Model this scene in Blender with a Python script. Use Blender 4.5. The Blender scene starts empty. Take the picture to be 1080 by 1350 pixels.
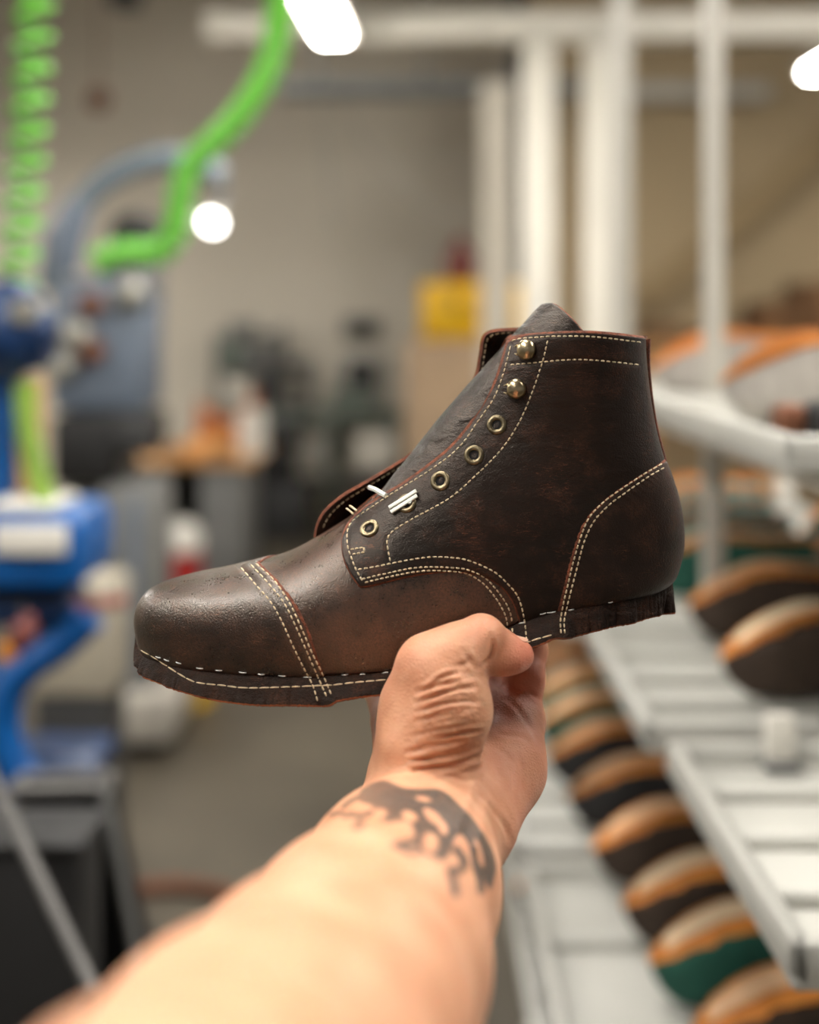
import bpy, bmesh, math, random
import numpy as np
from mathutils import Vector, Matrix, noise
from mathutils.bvhtree import BVHTree

random.seed(7)
np.random.seed(7)
SC = bpy.context.scene
COL = SC.collection
PI = math.pi

# ------------------------------------------------------------------ camera
F = 1575.0            # focal length in pixels of the 1080 wide frame (35 mm on 24 mm)
CAMZ = 1.5
HOR = 430.0           # image row of the horizon


def px(u, v, d):
    """point at depth d (metres along +Y) seen at pixel u, v of the photograph"""
    return Vector(((u - 540.0) * d / F, d, CAMZ - (v - HOR) * d / F))


cam_data = bpy.data.cameras.new('camera')
cam = bpy.data.objects.new('camera', cam_data)
COL.objects.link(cam)
cam.location = (0, 0, CAMZ)
cam.rotation_euler = (PI / 2, 0, 0)
cam_data.sensor_fit = 'HORIZONTAL'
cam_data.sensor_width = 24.0
cam_data.lens = 35.0
cam_data.shift_y = -(675.0 - HOR) / 1080.0
cam_data.clip_start = 0.01
cam_data.dof.use_dof = True
cam_data.dof.focus_distance = 0.617
cam_data.dof.aperture_fstop = 2.0
SC.camera = cam
SC.view_settings.view_transform = 'Standard'
SC.view_settings.look = 'None'
SC.view_settings.gamma = 1.0
SC.view_settings.exposure = 0.24
SC.view_settings.use_curve_mapping = False
SC.cycles.use_denoising = True
SC.cycles.max_bounces = 6
SC.cycles.sample_clamp_indirect = 6.0
SC.cycles.caustics_reflective = False
SC.cycles.caustics_refractive = False


# ------------------------------------------------------------------ materials
def srgb(r, g, b):
    def f(c):
        c = c / 255.0
        return c / 12.92 if c <= 0.04045 else ((c + 0.055) / 1.055) ** 2.4
    return (f(r), f(g), f(b), 1.0)


def mat(name, col, rough=0.5, metal=0.0, var=0.0, vscale=8.0, bump=0.0, bscale=60.0, col2=None, spec=0.5, coat=0.0):
    """principled material; colour varies between col and col2 over a noise, with a noise bump"""
    m = bpy.data.materials.new(name)
    m.use_nodes = True
    nt = m.node_tree
    b = nt.nodes['Principled BSDF']
    b.inputs['Base Color'].default_value = col
    b.inputs['Roughness'].default_value = rough
    b.inputs['Metallic'].default_value = metal
    b.inputs['Specular IOR Level'].default_value = spec
    b.inputs['Coat Weight'].default_value = coat
    tc = nt.nodes.new('ShaderNodeTexCoord')
    if var > 0 or col2:
        n = nt.nodes.new('ShaderNodeTexNoise')
        n.inputs['Scale'].default_value = vscale
        n.inputs['Detail'].default_value = 5.0
        nt.links.new(tc.outputs['Object'], n.inputs['Vector'])
        r = nt.nodes.new('ShaderNodeValToRGB')
        r.color_ramp.elements[0].position = 0.35
        r.color_ramp.elements[1].position = 0.68
        c2 = col2 if col2 else tuple(min(1, c * (1 + var)) for c in col[:3]) + (1,)
        c1 = col if col2 else tuple(c * (1 - var) for c in col[:3]) + (1,)
        r.color_ramp.elements[0].color = c1
        r.color_ramp.elements[1].color = c2
        nt.links.new(n.outputs['Fac'], r.inputs['Fac'])
        nt.links.new(r.outputs['Color'], b.inputs['Base Color'])
    if bump > 0:
        n2 = nt.nodes.new('ShaderNodeTexNoise')
        n2.inputs['Scale'].default_value = bscale
        n2.inputs['Detail'].default_value = 4.0
        nt.links.new(tc.outputs['Object'], n2.inputs['Vector'])
        bp = nt.nodes.new('ShaderNodeBump')
        bp.inputs['Strength'].default_value = bump
        bp.inputs['Distance'].default_value = 0.002
        nt.links.new(n2.outputs['Fac'], bp.inputs['Height'])
        nt.links.new(bp.outputs['Normal'], b.inputs['Normal'])
    return m


def emat(name, col, strength):
    m = bpy.data.materials.new(name)
    m.use_nodes = True
    nt = m.node_tree
    b = nt.nodes['Principled BSDF']
    b.inputs['Base Color'].default_value = (0.8, 0.8, 0.8, 1)
    b.inputs['Emission Color'].default_value = col
    b.inputs['Emission Strength'].default_value = strength
    return m


# ------------------------------------------------------------------ objects
def link_mesh(name, verts, faces, mats, parent=None, smooth=True, midx=None):
    me = bpy.data.meshes.new(name)
    me.from_pydata([tuple(v) for v in verts], [], [tuple(int(i) for i in f) for f in faces])
    if not isinstance(mats, (list, tuple)):
        mats = [mats]
    for m in mats:
        me.materials.append(m)
    if midx is not None:
        me.polygons.foreach_set('material_index', np.asarray(midx, dtype=np.int32))
    me.polygons.foreach_set('use_smooth', np.full(len(me.polygons), smooth, dtype=bool))
    me.update()
    o = bpy.data.objects.new(name, me)
    COL.objects.link(o)
    if parent is not None:
        adopt(o, parent)
    return o


def adopt(o, parent):
    """parent o, built in world coordinates, under a thing (or under a part of it)"""
    o.parent = parent
    if parent.type == 'EMPTY':
        o.matrix_parent_inverse = Matrix.Translation(parent.location).inverted()


def thing(name, label, cat, loc, group=None):
    o = bpy.data.objects.new(name, None)
    o.empty_display_size = 0.05
    COL.objects.link(o)
    o.location = loc
    o['label'] = label
    o['category'] = cat
    if group:
        o['group'] = group
    return o


def tag(o, label, cat, group=None):
    o['label'] = label
    o['category'] = cat
    if group:
        o['group'] = group
    return o


def structure(o):
    o['kind'] = 'structure'
    return o


def copy_thing(root, loc, rz=0.0, label=None, group=None):
    r = root.copy()
    COL.objects.link(r)
    r.location = loc
    r.rotation_euler = (0, 0, rz)
    if label:
        r['label'] = label
    if group:
        r['group'] = group
    for ch in list(root.children):
        c = ch.copy()
        COL.objects.link(c)
        c.parent = r
        for g in list(ch.children):
            d = g.copy()
            COL.objects.link(d)
            d.parent = c
    return r


class MB:
    """collects shapes into one mesh"""

    def __init__(self):
        self.bm = bmesh.new()
        self.mi = 0

    def _mark(self, n0):
        self.bm.faces.ensure_lookup_table()
        for f in list(self.bm.faces)[n0:]:
            f.material_index = self.mi

    def box(self, c, s, rz=0.0, bev=0.0, rot=None, seg=2):
        M = Matrix.Translation(Vector(c))
        M = M @ (rot.to_4x4() if rot is not None else Matrix.Rotation(rz, 4, 'Z'))
        M = M @ Matrix.Diagonal((s[0], s[1], s[2], 1))
        n0 = len(self.bm.faces)
        r = bmesh.ops.create_cube(self.bm, size=1.0, matrix=M)
        if bev > 0:
            es = set()
            for v in r['verts']:
                es.update(v.link_edges)
            bmesh.ops.bevel(self.bm, geom=list(es), offset=bev, segments=seg, affect='EDGES', profile=0.5)
        self._mark(n0)
        return self

    def cyl(self, p0, p1, r0, r1=None, n=24):
        r1 = r0 if r1 is None else r1
        return self.tube([p0, p1], [r0, r1], n)

    def tube(self, pts, r, n=12, caps=True):
        pts = [Vector(p) for p in pts]
        if not isinstance(r, (list, tuple)):
            r = [r] * len(pts)
        n0 = len(self.bm.faces)
        rings = []
        up = None
        for i, p in enumerate(pts):
            t = (pts[min(i + 1, len(pts) - 1)] - pts[max(i - 1, 0)]).normalized()
            if up is None:
                up = t.orthogonal().normalized()
            up = (up - t * up.dot(t)).normalized()
            s = t.cross(up)
            rings.append([self.bm.verts.new(p + (up * math.cos(2 * PI * k / n) + s * math.sin(2 * PI * k / n)) * r[i]) for k in range(n)])
        for a, b in zip(rings, rings[1:]):
            for k in range(n):
                self.bm.faces.new((a[k], a[(k + 1) % n], b[(k + 1) % n], b[k]))
        if caps:
            self.bm.faces.new(rings[0][::-1])
            self.bm.faces.new(rings[-1])
        self._mark(n0)
        return self

    def lathe(self, prof, origin, axis=Vector((0, 0, 1)), n=32):
        """prof: list of (radius, height along axis)"""
        axis = Vector(axis).normalized()
        a = axis.orthogonal().normalized()
        b = axis.cross(a)
        o = Vector(origin)
        n0 = len(self.bm.faces)
        rings = []
        for r, h in prof:
            r = max(r, 1e-5)
            rings.append([self.bm.verts.new(o + axis * h + (a * math.cos(2 * PI * k / n) + b * math.sin(2 * PI * k / n)) * r) for k in range(n)])
        for p, q in zip(rings, rings[1:]):
            for k in range(n):
                self.bm.faces.new((p[k], p[(k + 1) % n], q[(k + 1) % n], q[k]))
        self._mark(n0)
        return self

    def ball(self, c, r, n=24, rot=None):
        r = r if isinstance(r, (list, tuple)) else (r, r, r)
        M = Matrix.Translation(Vector(c))
        if rot is not None:
            M = M @ rot.to_4x4()
        M = M @ Matrix.Diagonal((r[0], r[1], r[2], 1))
        n0 = len(self.bm.faces)
        bmesh.ops.create_uvsphere(self.bm, u_segments=n, v_segments=n // 2, radius=1.0, matrix=M)
        self._mark(n0)
        return self

    def prism(self, poly, d0, d1, bev=0.0):
        """poly: pixel outline [(u, v)...] as it lies at depth d0, extruded straight back in +Y to d1"""
        n0 = len(self.bm.faces)
        P = [px(u, v, d0) for u, v in poly]
        a = [self.bm.verts.new(p) for p in P]
        b = [self.bm.verts.new(p + Vector((0, d1 - d0, 0))) for p in P]
        k = len(P)
        fs = [self.bm.faces.new(a), self.bm.faces.new(b[::-1])]
        for i in range(k):
            fs.append(self.bm.faces.new((a[i], b[i], b[(i + 1) % k], a[(i + 1) % k])))
        bmesh.ops.recalc_face_normals(self.bm, faces=fs)
        if bev > 0:
            es = set()
            for f in fs:
                es.update(f.edges)
            bmesh.ops.bevel(self.bm, geom=list(es), offset=bev, segments=2, affect='EDGES', profile=0.5)
        self._mark(n0)
        return self

    def build(self, name, mats, parent=None, smooth=True, angle=35):
        bmesh.ops.recalc_face_normals(self.bm, faces=self.bm.faces[:])
        me = bpy.data.meshes.new(name)
        self.bm.to_mesh(me)
        self.bm.free()
        for m in (mats if isinstance(mats, (list, tuple)) else [mats]):
            me.materials.append(m)
        if smooth:
            me.polygons.foreach_set('use_smooth', np.full(len(me.polygons), True, dtype=bool))
            me.set_sharp_from_angle(angle=math.radians(angle))
        o = bpy.data.objects.new(name, me)
        COL.objects.link(o)
        if parent is not None:
            adopt(o, parent)
        return o


def catmull(pts, step=None, per=8, closed=False):
    """smooth polyline through pts (tuples of any length)"""
    P = np.array(pts, dtype=float)
    n = len(P)
    out = []
    for i in range(n - 1):
        p0 = P[i - 1] if i > 0 else 2 * P[0] - P[1]
        p1, p2 = P[i], P[i + 1]
        p3 = P[i + 2] if i + 2 < n else 2 * P[-1] - P[-2]
        k = per if step is None else max(1, int(math.ceil(np.linalg.norm((p2 - p1)[:2]) / step)))
        for j in range(k):
            t = j / k
            out.append(0.5 * ((2 * p1) + (-p0 + p2) * t + (2 * p0 - 5 * p1 + 4 * p2 - p3) * t * t + (-p0 + 3 * p1 - 3 * p2 + p3) * t ** 3))
    out.append(P[-1])
    return np.array(out)
# =================================================================== THE BOOT
D = 0.645      # depth of the boot's middle plane
MM = 0.001


def leather(name, dark, mid, rub, rough=0.42, rub_at=0.56, grain=0.5, scale=1.0, wrinkle=0.0, spec=0.9, coat=0.0):
    m = bpy.data.materials.new(name)
    m.use_nodes = True
    nt = m.node_tree
    N = nt.nodes.new
    L = nt.links.new
    b = nt.nodes['Principled BSDF']
    tc = N('ShaderNodeTexCoord')

    def nz(sc, det=5.0, rgh=0.55, vec=None):
        n = N('ShaderNodeTexNoise')
        n.inputs['Scale'].default_value = sc * scale
        n.inputs['Detail'].default_value = det
        n.inputs['Roughness'].default_value = rgh
        L(vec if vec else tc.outputs['Object'], n.inputs['Vector'])
        return n.outputs['Fac']

    def ramp(fac, p0, p1, c0=(0, 0, 0, 1), c1=(1, 1, 1, 1)):
        r = N('ShaderNodeValToRGB')
        r.color_ramp.elements[0].position = p0
        r.color_ramp.elements[1].position = p1
        r.color_ramp.elements[0].color = c0
        r.color_ramp.elements[1].color = c1
        L(fac, r.inputs['Fac'])
        return r.outputs['Color']

    def mix(fac, a, c):
        x = N('ShaderNodeMix')
        x.data_type = 'RGBA'
        if isinstance(fac, float):
            x.inputs[0].default_value = fac
        else:
            L(fac, x.inputs[0])
        for k, s in ((6, a), (7, c)):
            if isinstance(s, tuple):
                x.inputs[k].default_value = s
            else:
                L(s, x.inputs[k])
        return x.outputs[2]

    def mul(a, c):
        x = N('ShaderNodeMath')
        x.operation = 'MULTIPLY'
        for k, s in enumerate((a, c)):
            if isinstance(s, float):
                x.inputs[k].default_value = s
            else:
                L(s, x.inputs[k])
        return x.outputs[0]

    def add(a, c):
        x = N('ShaderNodeMath')
        x.operation = 'ADD'
        for k, s in enumerate((a, c)):
            if isinstance(s, float):
                x.inputs[k].default_value = s
            else:
                L(s, x.inputs[k])
        return x.outputs[0]

    big = nz(22.0)
    medium = nz(95.0)
    fine = nz(900.0, 3.0, 0.6)
    base = mix(ramp(big, 0.36, 0.66), dark, mid)
    # rubbed, reddish speckle where the pull-up finish is worn
    wear = mul(mul(ramp(add(mul(medium, 0.6), mul(nz(40.0), 0.4)), rub_at - 0.08, rub_at + 0.16), ramp(fine, 0.40, 0.60)), 0.7)
    base = mix(wear, base, rub)
    # short pale scuffs: thin lines where a stretched, warped noise crosses a level
    mp = N('ShaderNodeMapping')
    mp.inputs['Scale'].default_value = (60, 60, 330)
    mp.inputs['Rotation'].default_value = (0.3, 0.9, 0.2)
    L(tc.outputs['Object'], mp.inputs['Vector'])
    sn = N('ShaderNodeTexNoise')
    sn.inputs['Scale'].default_value = 1.4
    sn.inputs['Detail'].default_value = 2.0
    sn.inputs['Distortion'].default_value = 1.6
    L(mp.outputs['Vector'], sn.inputs['Vector'])
    line = N('ShaderNodeMath')
    line.operation = 'COMPARE'
    line.inputs[1].default_value = 0.5
    line.inputs[2].default_value = 0.012
    L(sn.outputs['Fac'], line.inputs[0])
    scuff = mul(mul(line.outputs[0], ramp(nz(48.0, 2.0), 0.52, 0.62)), 0.55)
    base = mix(scuff, base, tuple(min(1.0, c * 1.5) for c in rub[:3]) + (1,))
    L(base, b.inputs['Base Color'])
    rr = N('ShaderNodeMapRange')
    rr.inputs['To Min'].default_value = rough - 0.03
    rr.inputs['To Max'].default_value = rough + 0.13
    L(add(mul(medium, 0.5), mul(fine, 0.5)), rr.inputs['Value'])
    rr.inputs['From Min'].default_value = 0.35
    rr.inputs['From Max'].default_value = 0.65
    L(rr.outputs[0], b.inputs['Roughness'])
    b.inputs['Specular IOR Level'].default_value = spec
    b.inputs['Coat Weight'].default_value = coat
    b.inputs['Coat Roughness'].default_value = 0.24
    b.inputs['Specular Tint'].default_value = (1.0, 0.86, 0.74, 1)
    # grain: pebbled voronoi plus fine noise, plus soft creases
    vo = N('ShaderNodeTexVoronoi')
    vo.inputs['Scale'].default_value = 1500.0 * scale
    L(tc.outputs['Object'], vo.inputs['Vector'])
    h = add(mul(vo.outputs['Distance'], 0.5), mul(fine, 1.0))
    h = add(h, mul(nz(240.0, 4.0), 0.55))
    if wrinkle > 0:
        mw = N('ShaderNodeMapping')
        mw.inputs['Scale'].default_value = (70, 70, 150)
        mw.inputs['Rotation'].default_value = (0.0, -0.75, 0.0)
        L(tc.outputs['Object'], mw.inputs['Vector'])
        wn = N('ShaderNodeTexNoise')
        wn.inputs['Scale'].default_value = 1.0
        wn.inputs['Detail'].default_value = 4.0
        wn.inputs['Distortion'].default_value = 0.8
        L(mw.outputs['Vector'], wn.inputs['Vector'])
        h = add(h, mul(wn.outputs['Fac'], wrinkle))
    bp = N('ShaderNodeBump')
    bp.inputs['Strength'].default_value = grain
    bp.inputs['Distance'].default_value = 0.0006
    L(h, bp.inputs['Height'])
    L(bp.outputs['Normal'], b.inputs['Normal'])
    return m


M_VAMP = leather('vamp_leather', srgb(24, 14, 10), srgb(50, 31, 22), srgb(104, 65, 43), 0.27, 0.49, 0.44, spec=1.0, coat=0.2)
M_CAP = leather('toe_cap_leather', srgb(22, 13, 10), srgb(42, 26, 19), srgb(98, 61, 41), 0.27, 0.51, 0.48, spec=1.0, coat=0.2)
M_QUARTER = leather('quarter_leather', srgb(13, 9, 8), srgb(27, 17, 14), srgb(84, 48, 32), 0.36, 0.57, 0.42, wrinkle=2.2, spec=0.45, coat=0.0)
M_COUNTER = leather('counter_leather', srgb(26, 17, 14), srgb(43, 28, 22), srgb(88, 55, 38), 0.42, 0.54, 0.4, spec=0.42, coat=0.0)
M_TONGUE = leather('tongue_leather', srgb(15, 12, 12), srgb(26, 21, 20), srgb(100, 80, 70), 0.33, 0.60, 0.5, wrinkle=5.0, spec=0.65, coat=0.0)
M_FLANGE = leather('margin_leather', srgb(20, 13, 11), srgb(37, 24, 19), srgb(84, 52, 36), 0.55, 0.55, 0.8, wrinkle=4.0, spec=0.2, coat=0.0)
M_RAW = mat('raw_leather_edge', srgb(108, 56, 32), 0.85, var=0.45, vscale=300, bump=0.6, bscale=900)
M_FLESH = mat('leather_flesh_side', srgb(82, 50, 34), 0.85, var=0.3, vscale=120, bump=0.4, bscale=600)
M_ORANGE_RAW = mat('tan_rough_leather', srgb(176, 98, 42), 0.85, var=0.4, vscale=160, bump=0.6, bscale=700)
M_THREAD = mat('waxed_cream_thread', srgb(212, 192, 156), 0.6, var=0.15, vscale=400, bump=0.5, bscale=2500)
M_WHITE_THREAD = mat('white_thread', srgb(214, 216, 212), 0.5, var=0.1, vscale=300)
M_BRASS = mat('antique_brass', srgb(126, 114, 90), 0.38, 1.0, var=0.25, vscale=260, bump=0.15, bscale=500)
M_HOOK = mat('antique_nickel', srgb(176, 160, 128), 0.28, 1.0, var=0.2, vscale=220, bump=0.1, bscale=500)
M_DARK = mat('eyelet_shade', srgb(9, 7, 6), 0.9, var=0.2, vscale=100)
M_TIE = mat('white_plastic_tie', srgb(222, 224, 214), 0.4, var=0.04, vscale=200)

boot = thing('leather_boot', 'dark brown leather work boot with cream stitching, unlaced, held up in the hand',
             'boot', tuple(px(540, 905, D)))

# ---- the last: rings from toe to collar.  front/top pixel, bottom/back pixel, half width mm,
#      level of the widest point, bottom width fraction, fullness of the upper arc
RINGS = [
    (178.5, 820, 178.5, 821, 0.6, -0.05, 0.5, 2.20),
    (179.0, 809, 179.6, 836, 6.5, -0.10, 0.55, 2.20),
    (180.8, 800, 181.8, 849, 10.0, -0.15, 0.65, 2.20),
    (185, 791, 186, 861, 14.5, -0.22, 0.75, 2.50),
    (193, 780, 194, 868, 19.0, -0.26, 0.82, 2.50),
    (206, 772.5, 207, 873, 24.0, -0.30, 0.86, 2.75),
    (226, 765.5, 228, 879, 29.0, -0.34, 0.88, 2.75),
    (256, 758, 258, 884.5, 33.5, -0.36, 0.90, 2.75),
    (290, 752, 292, 888, 37.0, -0.38, 0.90, 2.75),
    (325, 744, 328, 890.5, 40.0, -0.40, 0.90, 2.75),
    (350, 737, 362, 892, 42.5, -0.42, 0.90, 2.71),
    (380, 726.5, 398, 893, 45.0, -0.44, 0.90, 2.60),
    (412, 709.5, 440, 893, 46.5, -0.46, 0.90, 2.48),
    (440, 692, 490, 890.5, 46.5, -0.46, 0.90, 2.38),
    (465, 675, 545, 882, 45.0, -0.44, 0.88, 2.29),
    (490, 652, 600, 863, 42.0, -0.40, 0.87, 2.19),
    (515, 622, 650, 840.5, 39.0, -0.34, 0.87, 2.10),
    (537, 596, 697, 818, 37.0, -0.28, 0.87, 2.00),
    (556, 572, 745, 803, 36.0, -0.22, 0.87, 2.05),
    (573, 551, 797, 792.5, 35.0, -0.18, 0.84, 2.10),
    (588, 533, 842, 783.5, 34.5, -0.14, 0.70, 2.10),
    (598, 521, 868, 776, 34.2, -0.12, 0.42, 2.10),
    (607, 510, 885, 763, 34.0, -0.10, 0.15, 2.10),
    (615, 501, 893, 742, 34.0, -0.08, 0.04, 2.10),
    (624, 491, 897.5, 714, 34.2, -0.06, 0.0, 2.10),
    (632, 482, 896, 686, 34.8, -0.04, 0.0, 2.10),
    (640, 474, 890.5, 656, 35.4, -0.02, 0.0, 2.10),
    (647, 466, 881.5, 627, 36.0, 0.0, 0.0, 2.10),
    (654, 458, 871.5, 599, 36.6, 0.0, 0.0, 2.10),
    (660, 451, 862.5, 565, 37.4, 0.0, 0.0, 2.10),
    (665, 445, 856, 530, 38.2, 0.0, 0.0, 2.10),
    (670, 439, 851.5, 496, 39.2, 0.0, 0.0, 2.10),
    (677, 430, 848.5, 462, 40.2, 0.0, 0.0, 2.10),
    (686, 420, 848.5, 432, 41.0, 0.0, 0.0, 2.10),
    (692, 410, 848.5, 405, 41.5, 0.0, 0.0, 2.10),
]


def dense_rings():
    R = np.array(RINGS)
    out = []
    for i in range(len(R) - 1):
        p0 = R[i - 1] if i else 2 * R[0] - R[1]
        p1, p2 = R[i], R[i + 1]
        p3 = R[i + 2] if i + 2 < len(R) else 2 * R[-1] - R[-2]
        k = max(3, int(math.ceil(max(np.hypot(*(p2 - p1)[:2]), np.hypot(*(p2 - p1)[2:4])) / 2.0)))
        # centripetal-like tangents, scaled by the segment lengths, keep the corner at the heel tight
        l1 = np.hypot(*(p2 - p1)[:2]) + np.hypot(*(p2 - p1)[2:4]) + 1e-6
        l0 = np.hypot(*(p1 - p0)[:2]) + np.hypot(*(p1 - p0)[2:4]) + 1e-6
        l2 = np.hypot(*(p3 - p2)[:2]) + np.hypot(*(p3 - p2)[2:4]) + 1e-6
        m1 = ((p2 - p1) / l1 * l0 + (p1 - p0) / l0 * l1) / (l0 + l1) * l1
        m2 = ((p3 - p2) / l2 * l1 + (p2 - p1) / l1 * l2) / (l1 + l2) * l1
        for j in range(k):
            t = j / k
            h = (2 * t**3 - 3 * t**2 + 1, t**3 - 2 * t**2 + t, -2 * t**3 + 3 * t**2, t**3 - t**2)
            out.append(h[0] * p1 + h[1] * m1 + h[2] * p2 + h[3] * m2)
    out.append(R[-1])
    return np.array(out)


DR = dense_rings()
NU, NL, NB = 40, 22, 8


def ring_points(r):
    ut, vt, ub, vb, w, qm, b, p = r
    w = max(w, 0.3) * MM
    b = min(max(b, 0.0), 0.95)
    T = np.array(px(ut, vt, D))
    yb = D - b * w                       # the bottom corner that is seen is the near one
    B = np.array(px(ub, vb, yb))
    B[1] = D
    pts = []
    for i in range(NU + 1):
        th = (i / NU) * PI / 2
        q = qm + (1 - qm) * math.cos(th) ** (2 / p) if th < PI / 2 - 1e-9 else qm
        y = w * math.sin(th) ** (2 / p) if th > 0 else 0.0
        pts.append((q, y))
    for i in range(1, NL + 1):
        ph = (i / NL) * PI / 2
        pts.append((qm - (1 + qm) * math.sin(ph), w * (b + (1 - b) * math.cos(ph))))
    for i in range(1, NB + 1):
        pts.append((-1.0, b * w * (1 - i / NB)))
    near = [B + (T - B) * (q + 1) / 2 + np.array((0, -y, 0)) for q, y in pts]
    far = [B + (T - B) * (q + 1) / 2 + np.array((0, y, 0)) for q, y in pts[1:-1]]
    return near + far[::-1]


GRID = np.array([ring_points(r) for r in DR])        # rings x points x 3
NR, NP = GRID.shape[:2]
CORNER = NU + NL                                      # index of the near bottom corner in a ring
dS = np.gradient(GRID, axis=0)
dA = np.roll(GRID, -1, axis=1) - np.roll(GRID, 1, axis=1)
NRM = np.cross(dS, dA)
ln = np.linalg.norm(NRM, axis=2, keepdims=True)
NRM = np.where(ln > 1e-12, NRM / np.maximum(ln, 1e-12), np.array((-1.0, 0, 0)))
cen = GRID.mean(axis=1, keepdims=True)
if ((GRID - cen) * NRM).sum(axis=2)[NR // 3:].mean() < 0:
    NRM = -NRM
    NRM[ln[..., 0] <= 1e-12] = (-1.0, 0, 0)
BV = GRID.reshape(-1, 3)
BN = NRM.reshape(-1, 3)
ii, jj = np.meshgrid(np.arange(NR - 1), np.arange(NP), indexing='ij')
jn = (jj + 1) % NP
QUADS = np.stack([ii * NP + jj, (ii + 1) * NP + jj, (ii + 1) * NP + jn, ii * NP + jn], axis=-1).reshape(-1, 4)
_q = QUADS[len(QUADS) // 2 + 10]
_fn = np.cross(BV[_q[1]] - BV[_q[0]], BV[_q[2]] - BV[_q[0]])
if np.dot(_fn, BN[_q[0]]) < 0:
    QUADS = QUADS[:, ::-1]

Yn = D - np.abs(BV[:, 1] - D)
BU = 540 + BV[:, 0] * F / Yn                          # where the near side, or its mirror image, is seen
BW = HOR + (CAMZ - BV[:, 2]) * F / Yn


def poly_sd(U, W, poly):
    """signed distance in pixels to a closed outline, positive inside"""
    P = np.asarray(poly, dtype=float)
    Q = np.roll(P, -1, axis=0)
    d2 = np.full(U.shape, 1e18)
    ins = np.zeros(U.shape, dtype=bool)
    for (x0, y0), (x1, y1) in zip(P, Q):
        ex, ey = x1 - x0, y1 - y0
        L2 = ex * ex + ey * ey
        if L2 < 1e-9:
            continue
        t = np.clip(((U - x0) * ex + (W - y0) * ey) / L2, 0, 1)
        d2 = np.minimum(d2, (U - x0 - t * ex) ** 2 + (W - y0 - t * ey) ** 2)
        c = (y0 > W) != (y1 > W)
        if y0 != y1:
            ins ^= c & (U < (x1 - x0) * (W - y0) / (y1 - y0) + x0)
    d = np.sqrt(d2)
    return np.where(ins, d, -d)


def line_d(U, W, line):
    P = np.asarray(line, dtype=float)
    d2 = np.full(U.shape, 1e18)
    for (x0, y0), (x1, y1) in zip(P[:-1], P[1:]):
        ex, ey = x1 - x0, y1 - y0
        L2 = ex * ex + ey * ey + 1e-9
        t = np.clip(((U - x0) * ex + (W - y0) * ey) / L2, 0, 1)
        d2 = np.minimum(d2, (U - x0 - t * ex) ** 2 + (W - y0 - t * ey) ** 2)
    return np.sqrt(d2)


SURF_V, SURF_F = [], []        # every outer surface, to lay stitches and eyelets on


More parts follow.
